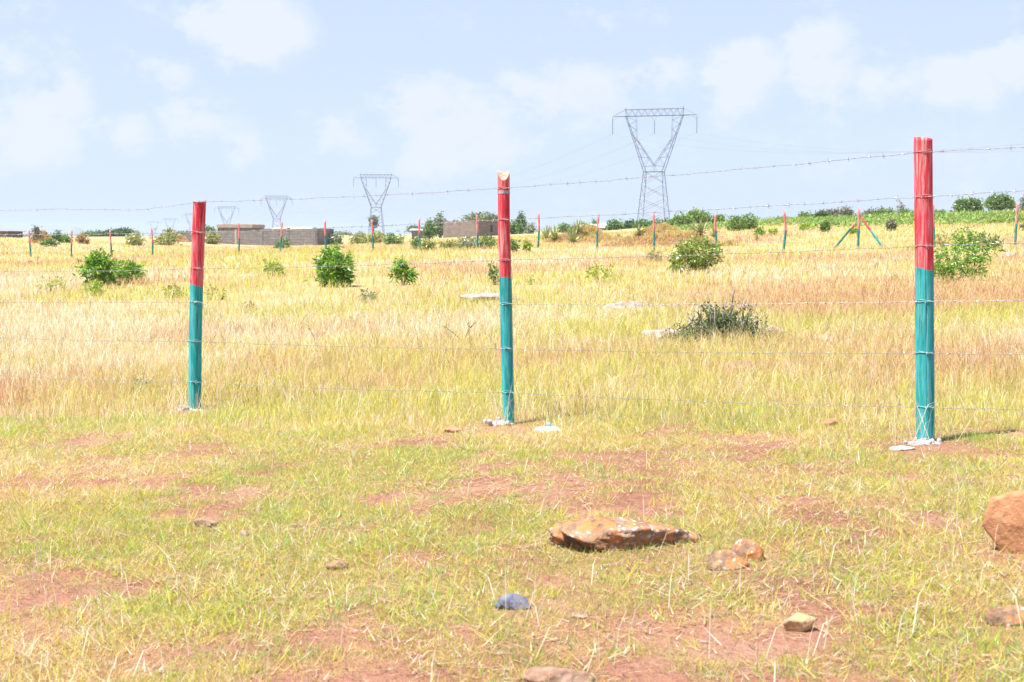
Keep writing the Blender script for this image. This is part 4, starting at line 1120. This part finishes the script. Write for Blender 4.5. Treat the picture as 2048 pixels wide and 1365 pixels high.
# boundary beacon: flat white concrete pad with a blue peg
def beacon():
    p = ground_px(1094, 864); s = mpp(p)
    root = empty('boundary_marker', p); tag(root, 'flat white concrete marker with a small blue peg right of the middle post', 'marker')
    obj('pad', rock_mesh('pad', 60 * s, 46 * s, 12 * s, 44, 14, .05, 3), M['concrete'], root)
    mb = MB(); mb.tube([(.012, 0, .0), (.012, 0, .055), (.013, 0, .058)], [.014, .0135, .011], 10); mb.build('peg', M['blue_peg'], root, True)
beacon()
# scattered small stones of the bare soil
def pebbles():
    r = np.random.default_rng(77); V = []; T = []; ico = [rock_mesh('pebble', 1, .8, .6, 80 + k, 10, .05, 1) for k in range(4)]
    n = 900; d = 3.6 + 6.4 * r.random(n); x = (r.random(n) - .5) * 2 * (.40 * d + .8); z = gz(x, d)
    for i in range(n):
        me = ico[i % 4]; sc = .006 + .016 * r.random() ** 3; a = r.random() * 6.28; b = len(V)
        for v in me.vertices:
            V.append((x[i] + sc * (v.co.x * math.cos(a) - v.co.y * math.sin(a)), d[i] + sc * (v.co.x * math.sin(a) + v.co.y * math.cos(a)), z[i] + sc * (v.co.z - .1)))
        for p in me.polygons: T.append([b + q for q in p.vertices])
    o = obj('pebbles', np_mesh('pebbles', np.array(V), None, np.array(T)), M['dark_rock']); tag(o, 'small loose stones strewn over the foreground soil', 'gravel', kind='stuff')
    for me in ico: bpy.data.meshes.remove(me)
pebbles()

# ------------------------------------------------------------------ scrub heap and dry twigs
def scrub_heap():
    base = ground_px(1448, 690); s = mpp(base); r = np.random.default_rng(55); w = 196 * s; h = 96 * s
    root = empty('scrub_heap', base); tag(root, 'dark tangled heap of cut scrub with dead grey branches between white rocks', 'scrub heap')
    live = MB(); dead = MB(); tips = []
    for i in range(300):
        x = r.normal() * w * .25; x = max(-.47 * w, min(.47 * w, x)); y = r.normal() * w * .14
        top = h * (1.0 - (abs(x) / (w * .56)) ** 1.1) * r.uniform(.25, .9)
        p0 = np.array([x, y, top * .2]); p2 = np.array([x + r.normal() * .12 * w, y + r.normal() * .1 * w, max(.03, top)])
        m = (p0 + p2) / 2 + r.normal(size=3) * .03 * w
        mb = live if r.random() < .72 else dead
        rad = .010 if mb is live else .008
        mb.tube([p0, m, p2], [rad, rad * .9, rad * .5], 5)
        if mb is live: tips += [p2, m, (m + p2) / 2]
    for (dx, dz, l) in ((-.02, .85, .5), (.05, .95, .42), (-.28, .55, .3), (.2, .7, .3), (-.36, .3, .2)):
        a = np.array([dx * w, 0, h * .4]); b = np.array([dx * w + r.normal() * .06 * w, 0, h * (dz + .22)])
        dead.tube([a, (a + b) / 2 + r.normal(size=3) * .02, b], [.014, .011, .006], 5)
        for _ in range(3):
            c = a + (b - a) * r.uniform(.4, .9); dead.tube([c, c + np.array([r.normal() * .07, r.normal() * .05, .08 + .06 * r.random()])], [.007, .003], 4)
    tag(live.build('branch', M['succulent'], root, True), kind='stuff'); tag(dead.build('dead_branch', M['dead_wood'], root, True), kind='stuff')
    T = np.array(tips); P = np.repeat(T, 8, 0) + r.normal(size=(len(T) * 8, 3)) * .026; P[:, 2] = np.maximum(P[:, 2], .02)
    D = unit(r.normal(size=P.shape) + np.array([0, 0, .3])); C = pick_cols('dusty', len(P), r) * np.array([.55, .68, .40])
    o = obj('foliage', leaf_mesh('foliage', P, D, r.uniform(.025, .055, len(P)), r.uniform(.012, .022, len(P)), C, r), M['leaf_dull'], root); tag(o, kind='stuff')
M['succulent'] = mat_simple('dark_succulent_stem', [(.3, (.07, .085, .05)), (.7, (.18, .19, .13))], 25, .7, .5, .01)
scrub_heap()
def twig(px, py, pts, label, seed):
    base = ground_px(px, py); s = mpp(base); r = random.Random(seed); mb = MB()
    for line in pts:
        P = [Vector(((x - px) * s, r.uniform(-.03, .03), max(-.02, (py - y) * s))) for (x, y) in line]
        mb.tube(P, [.006 - .004 * k / (len(P) - 1) for k in range(len(P))], 5)
        for k in range(1, len(P)):
            for _ in range(2):
                q = P[k - 1].lerp(P[k], r.random()); mb.tube([q, q + Vector((r.uniform(-.05, .05), r.uniform(-.05, .05), r.uniform(.0, .05)))], [.003, .002], 4)
    o = mb.build('dry_twig', M['twig'], None, True, base); tag(o, label, 'twig')
twig(636, 700, [[(636, 706), (628, 676), (618, 655), (606, 643)]], 'bare dark twig leaning left between left post and middle post', 1)
twig(932, 702, [[(938, 706), (918, 676), (892, 655), (889, 650)], [(930, 704), (931, 672), (941, 655), (932, 642)], [(941, 656), (951, 643)]], 'forked bare twig just left of the middle post', 2)
twig(1628, 552, [[(1628, 556), (1630, 530), (1627, 516), (1632, 511)]], 'single dry weed stalk right of the olive bush', 3)

# ------------------------------------------------------------------ grass (nobody could count it)
def blades(name, base, h, w, az, lean, col, r, label, simple=False):
    n = len(base)
    dirx, diry = np.cos(az), np.sin(az); sx, sy = -diry, dirx
    fa = r.random(n) * 6.28; fx, fy = np.cos(fa), np.sin(fa)       # blade faces any way, leans its own way
    mid = base + np.c_[dirx * lean * h * .35, diry * lean * h * .35, h * (.58 - .08 * lean)]
    tip = base + np.c_[dirx * lean * h, diry * lean * h, h * np.maximum(.12, 1 - .45 * lean)]
    hw = np.c_[fx * w * .5, fy * w * .5, np.zeros(n)]
    b0 = base.copy(); b0[:, 2] -= .01
    if simple:
        V = np.stack([b0 - hw, b0 + hw, tip], 1).reshape(-1, 3)
        o = obj(name, np_mesh(name, V, None, np.arange(3 * n).reshape(n, 3), np.repeat(np.clip(col, .01, .9), 3, 0)), M['grass']); tag(o, label, 'grass', kind='stuff')
        return o
    V = np.stack([b0 - hw, b0 + hw, mid - hw * .8, mid + hw * .8, tip], 1).reshape(-1, 3)
    i = np.arange(n, dtype=np.int64)[:, None] * 5
    Q = i + np.array([[0, 1, 3, 2]]); T = i + np.array([[2, 3, 4]])
    C = np.repeat(np.clip(col, .01, .9), 5, 0)
    o = obj(name, np_mesh(name, V, Q, T, C), M['grass']); tag(o, label, 'grass', kind='stuff')
    return o
STRAW = np.array([(.59, .46, .23), (.59, .37, .22), (.66, .56, .35), (.40, .23, .14), (.82, .77, .67), (.49, .49, .14)])
GREEN = np.array([(.51, .51, .075), (.34, .46, .085), (.61, .53, .12), (.25, .43, .15), (.60, .44, .19), (.76, .69, .51)])
n_patch, n_patch2, n_bare, n_soft = fbm(21, 4), fbm(22, 4), fbm(23, 5), fbm(24, 3)
bare_px = [(180, 940, 80, 14), (1270, 992, 110, 16), (1420, 968, 100, 12), (840, 1120, 90, 36), (715, 1240, 90, 40), (960, 1052, 80, 30), (1650, 1062, 80, 32), (1430, 1262, 80, 26), (1110, 1165, 80, 14), (1620, 1296, 120, 28),
           (490, 976, 50, 14), (890, 1262, 90, 20), (370, 908, 50, 12), (700, 922, 80, 10), (1750, 888, 60, 12), (330, 1150, 50, 10), (90, 1250, 50, 14), (1240, 1060, 130, 10), (60, 960, 60, 10), (1690, 1100, 60, 12), (20, 830, 40, 14), (640, 1190, 40, 12)]
bare_g = []
for (px, py, a, b) in bare_px:
    p = ground_px(px, py); q = ground_px(px, py + b); bare_g.append((p.x, p.y, .72 * a * mpp(p), .72 * max(.12, p.y - q.y)))
green_g = []
for (px, py, a, b) in [(480, 1330, 220, 60), (150, 1080, 160, 70), (1700, 1150, 200, 60), (1290, 1090, 200, 40), (1150, 1260, 200, 60), (1850, 1290, 160, 60), (860, 1240, 120, 30), (1300, 1190, 150, 50)]:
    p = ground_px(px, py); q = ground_px(px, min(1364, py + b)); green_g.append((p.x, p.y, a * mpp(p), max(.15, abs(p.y - q.y))))
lush_g = []
for (px, py, a, b) in [(1230, 560, 220, 25), (760, 820, 300, 25), (330, 590, 160, 14), (560, 545, 200, 12), (1550, 870, 300, 25), (850, 520, 300, 12), (1750, 535, 160, 10), (200, 800, 200, 30)]:
    p = ground_px(px, py); q = ground_px(px, py + b); lush_g.append((p.x, p.y, a * mpp(p), max(.3, abs(p.y - q.y))))
def blob(x, y, L):
    v = np.zeros(len(x))
    for (cx, cy, a, b) in L: v = np.maximum(v, np.exp(-(((x - cx) / a) ** 2 + ((y - cy) / b) ** 2) ** 1.5))
    return v
def foot_clear(x, y):                                      # trodden round the post feet
    v = np.ones(len(x))
    for b in (b0, b1, b2): v = np.minimum(v, .25 + .75 * np.clip((np.hypot(x - b.x + .02, (y - b.y + .18) * .7) - .18) / .2, 0, 1))
    for (rx, ry, a, b) in ROCKS:
        m = (np.abs(x - rx) < 2.5 * a) & (np.abs(y - ry) < 9 * b + .5)
        if m.any(): v[m] = np.minimum(v[m], .6 + .4 * np.clip(np.hypot((x[m] - rx) / (1.15 * a), (y[m] - ry + 2.2 * b) / (3.4 * b)) - .7, 0, 1))
    return v
def fence_side(x, y): return y + .33 * x - 9.7          # > 0 beyond the near fence
def short_grass():
    r = np.random.default_rng(31); nc = 150000
    d = 3.0 + 8.6 * r.random(nc) ** .8; x = (r.random(nc) - .5) * 2 * (.40 * d + .8)
    dens = np.clip((.65 * n_bare(x, d, 2.0) + .35 * n_soft(x, d, 6.5) - .385) * 7.5, .03, 1) * (1 - .86 * blob(x, d, bare_g) * np.clip(n_soft(x, d, 3.0) * 2.4 - .1, .25, 1)) + .35 * blob(x, d, green_g)
    keep = (r.random(nc) < dens) & (fence_side(x, d) < .6 + r.random(nc)); x, d = x[keep], d[keep]; nc = len(x)
    per = r.integers(5, 14, nc); idx = np.repeat(np.arange(nc), per); n = len(idx)
    spread = r.uniform(.012, .05, nc)[idx]
    bx = x[idx] + r.normal(size=n) * spread; by = d[idx] + r.normal(size=n) * spread
    hc = (.017 + .026 * r.random(nc) ** 2 + .06 * (r.random(nc) < .06)) * (.7 + .6 * n_soft(x, d, .8)) * (1 + .6 * np.clip(fence_side(x, d) / 2 + .6, 0, 1)) * foot_clear(x, d)
    h = hc[idx] * r.uniform(.5, 1.4, n)
    gsel = np.clip(n_patch(x, d, .75) * 4.2 - 1.55 + .8 * blob(x, d, green_g), .08, .95)
    ci = np.where(r.random(nc) < gsel, r.choice([1, 0, 3, 2], nc, p=(.34, .36, .16, .14)), r.choice([0, 2, 4, 5], nc, p=(.16, .28, .36, .20)))
    col = GREEN[ci][idx] * (1 + .16 * r.normal(size=(n, 1)))
    dry = r.random(n) < .22; col[dry] = STRAW[r.choice(6, dry.sum())]
    base = np.c_[bx, by, gz(bx, by)]
    blades('short_grass', base, h, r.uniform(.0027, .0052, n) * (1 + .03 * by), r.random(n) * 6.28, r.uniform(.35, 1.7, n), col, r, 'short patchy green and yellow grass on the near side of the fence', True)
    return n
def straw_litter():
    """dead straw lying flat on the soil"""
    r = np.random.default_rng(35); n = 42000
    d = 3.2 + 9 * r.random(n) ** .8; x = (r.random(n) - .5) * 2 * (.40 * d + .8)
    keep = r.random(n) < np.clip((n_soft(x, d, 1.6) - .25) * 2.5, .15, 1) * (1 - .6 * blob(x, d, bare_g)); x, d = x[keep], d[keep]; n = len(x)
    a = r.random(n) * 6.28; L = r.uniform(.02, .09, n); w = r.uniform(.0015, .0032, n); z = gz(x, d) + .004 + .012 * r.random(n)
    dx, dy = np.cos(a) * L, np.sin(a) * L; sx, sy = -np.sin(a) * w, np.cos(a) * w
    V = np.stack([np.c_[x - sx, d - sy, z], np.c_[x + sx, d + sy, z], np.c_[x + dx, d + dy, z + r.uniform(-.004, .02, n)]], 1).reshape(-1, 3)
    C = np.repeat(np.array([(.70, .60, .42), (.58, .42, .24), (.40, .28, .22), (.66, .58, .50)])[r.choice(4, n)], 3, 0)
    o = obj('straw_litter', np_mesh('straw_litter', V, None, np.arange(n * 3).reshape(n, 3), C), M['grass']); tag(o, 'dead straw lying on the foreground soil', 'straw', kind='stuff')
def tall_grass():
    r = np.random.default_rng(32); n1, n2 = 36000, 20000
    d = np.r_[7.2 * (26 / 7.2) ** r.random(n1), 26 * (180 / 26) ** r.random(n2)]; nc = len(d)
    x = (r.random(nc) - .5) * 2 * (.385 * d + 1.2)
    fs = fence_side(x, d); dens = np.clip(fs / 1.8 + .35 + (n_soft(x, d, .9) - .5) * 1.2, 0, 1) * np.clip((n_bare(x, d, .22) - .20) * 5, .3, 1)
    keep = r.random(nc) < dens; x, d, fs = x[keep], d[keep], fs[keep]; nc = len(x)
    hp = n_patch2(x, d, .35)
    hc = np.clip(.09 + .06 * np.clip(fs, -1, 2.2), .05, .24) * (.55 + .8 * hp) * r.uniform(.7, 1.25, nc) * foot_clear(x, d)
    g = np.clip((n_patch(x, d, .16) - .43) * 3.4 + (n_patch2(x, d, .9) - .5) * 1.2 + .55 * blob(x, d, lush_g) + np.clip((d - 38) / 90, 0, .4), 0, .92)
    o = np.clip((n_bare(x, d, .14) - .38) * 3.4 + (n_soft(x, d, .5) - .5) + np.clip((d - 20) / 60, 0, .3), .05, .92)
    per = 9; idx = np.repeat(np.arange(nc), per); n = len(idx)
    sp = np.clip(.006 * d, .03, .35)[idx]
    bx = x[idx] + r.normal(size=n) * sp; by = d[idx] + r.normal(size=n) * sp * 1.3
    h = hc[idx] * r.uniform(.4, 1.6, n)
    # colour chosen per tuft, with strays
    u = r.random(nc)[idx] * .75 + r.random(n) * .25; v = r.random(nc)[idx] * .7 + r.random(n) * .3; g, o = g[idx], o[idx]
    ci = np.where(u < g, r.choice([0, 2, 5], n, p=(.3, .25, .45)), np.where(v < o, r.choice([1, 3, 0], n, p=(.5, .20, .30)), r.choice([0, 2, 4], n, p=(.36, .36, .28))))
    col = STRAW[ci] * (1 + .15 * r.normal(size=(n, 1)))
    gg = u < g * .6; col[gg] = GREEN[r.choice([0, 2, 1, 5], gg.sum(), p=(.42, .28, .16, .14))] * (1 + .12 * r.normal(size=(gg.sum(), 1)))
    wv = np.maximum(.0030, .00032 * by) * r.uniform(.7, 1.4, n)
    base = np.c_[bx, by, gz(bx, by)]
    blades('dry_grass', base, h, wv, r.random(n) * 6.28, r.uniform(.1, 1.1, n), col, r, 'straw-coloured dry grass filling the field beyond the fence')
    return n
def mound_grass():
    """thin grass growing on the flanks of the earth mounds"""
    r = np.random.default_rng(36); P = []
    for k, o in enumerate(MOUNDS):
        co = np.array([v.co[:] for v in o.data.vertices]); fc = [f.vertices[:] for f in o.data.polygons]
        mw = np.array(o.location)
        for _ in range((7000, 9000, 4000, 900, 600)[k]):
            f = fc[r.integers(len(fc))]; wts = r.dirichlet(np.ones(len(f))); p = (co[list(f)] * wts[:, None]).sum(0)
            if p[2] > .0 and float(n_patch(p[0] + mw[0], p[1] + mw[1] * 2, .7)) > (.47, .26, .44, .36, .5)[k]: P.append(p + mw)
    P = np.array(P); n = len(P); col = np.where(r.random((n, 1)) < .45, GREEN[r.choice([0, 2, 4], n)], STRAW[r.choice([0, 1, 2], n)])
    blades('mound_grass', P, r.uniform(.12, .32, n), r.uniform(.02, .045, n), r.random(n) * 6.28, r.uniform(.1, .9, n), col, r, 'thin dry grass on the flanks of the red earth mounds')
def stalks():
    r = np.random.default_rng(33); n = 6500
    d = 3.6 * (26 / 3.6) ** r.random(n); x = (r.random(n) - .5) * 2 * (.39 * d + .8)
    fs = fence_side(x, d); keep = r.random(n) < np.where(fs > 0, 1.0, .22); x, d, fs = x[keep], d[keep], fs[keep]; n = len(x)
    for b in (b0, b1, b2):                     # stalks round the post feet
        m = 30; x = np.r_[x, b.x + r.normal(size=m) * .12]; d = np.r_[d, b.y - .08 + r.normal(size=m) * .05]; fs = np.r_[fs, np.full(m, .5)]
    n = len(x); h = np.where(fs > 0, r.uniform(.18, .46, n), r.uniform(.08, .22, n))
    col = np.array([(.80, .74, .60), (.68, .56, .36), (.60, .42, .26)])[r.choice(3, n, p=(.5, .3, .2))]
    base = np.c_[x, d, gz(x, d)]
    blades('bleached_stalks', base, h, r.uniform(.0022, .004, n), r.random(n) * 6.28, r.uniform(.1, .9, n), col, r, 'pale bleached grass stalks standing above the rest')
print('blades', short_grass(), tall_grass()); stalks(); straw_litter(); mound_grass()


# ------------------------------------------------------------------ haze
def haze():
    mb = MB(); mb.box((-6300, -320, GMIN - 1), (6300, 7300, max(GMAX, 41) + 1)); print('ground range', GMIN, GMAX)
    t = bpy.data.materials.new('thin_haze'); t.use_nodes = True; N, L = t.node_tree.nodes, t.node_tree.links
    N.remove(N['Principled BSDF']); v = N.new('ShaderNodeVolumePrincipled')
    v.inputs['Color'].default_value = (.72, .84, 1.0, 1); v.inputs['Density'].default_value = HAZE; v.inputs['Anisotropy'].default_value = .2
    L.new(v.outputs[0], N['Material Output'].inputs['Volume'])
    o = mb.build('haze', t); tag(o, 'thin pale haze in the air over the plain', 'haze', kind='stuff')
HAZE = 0.00015
haze()
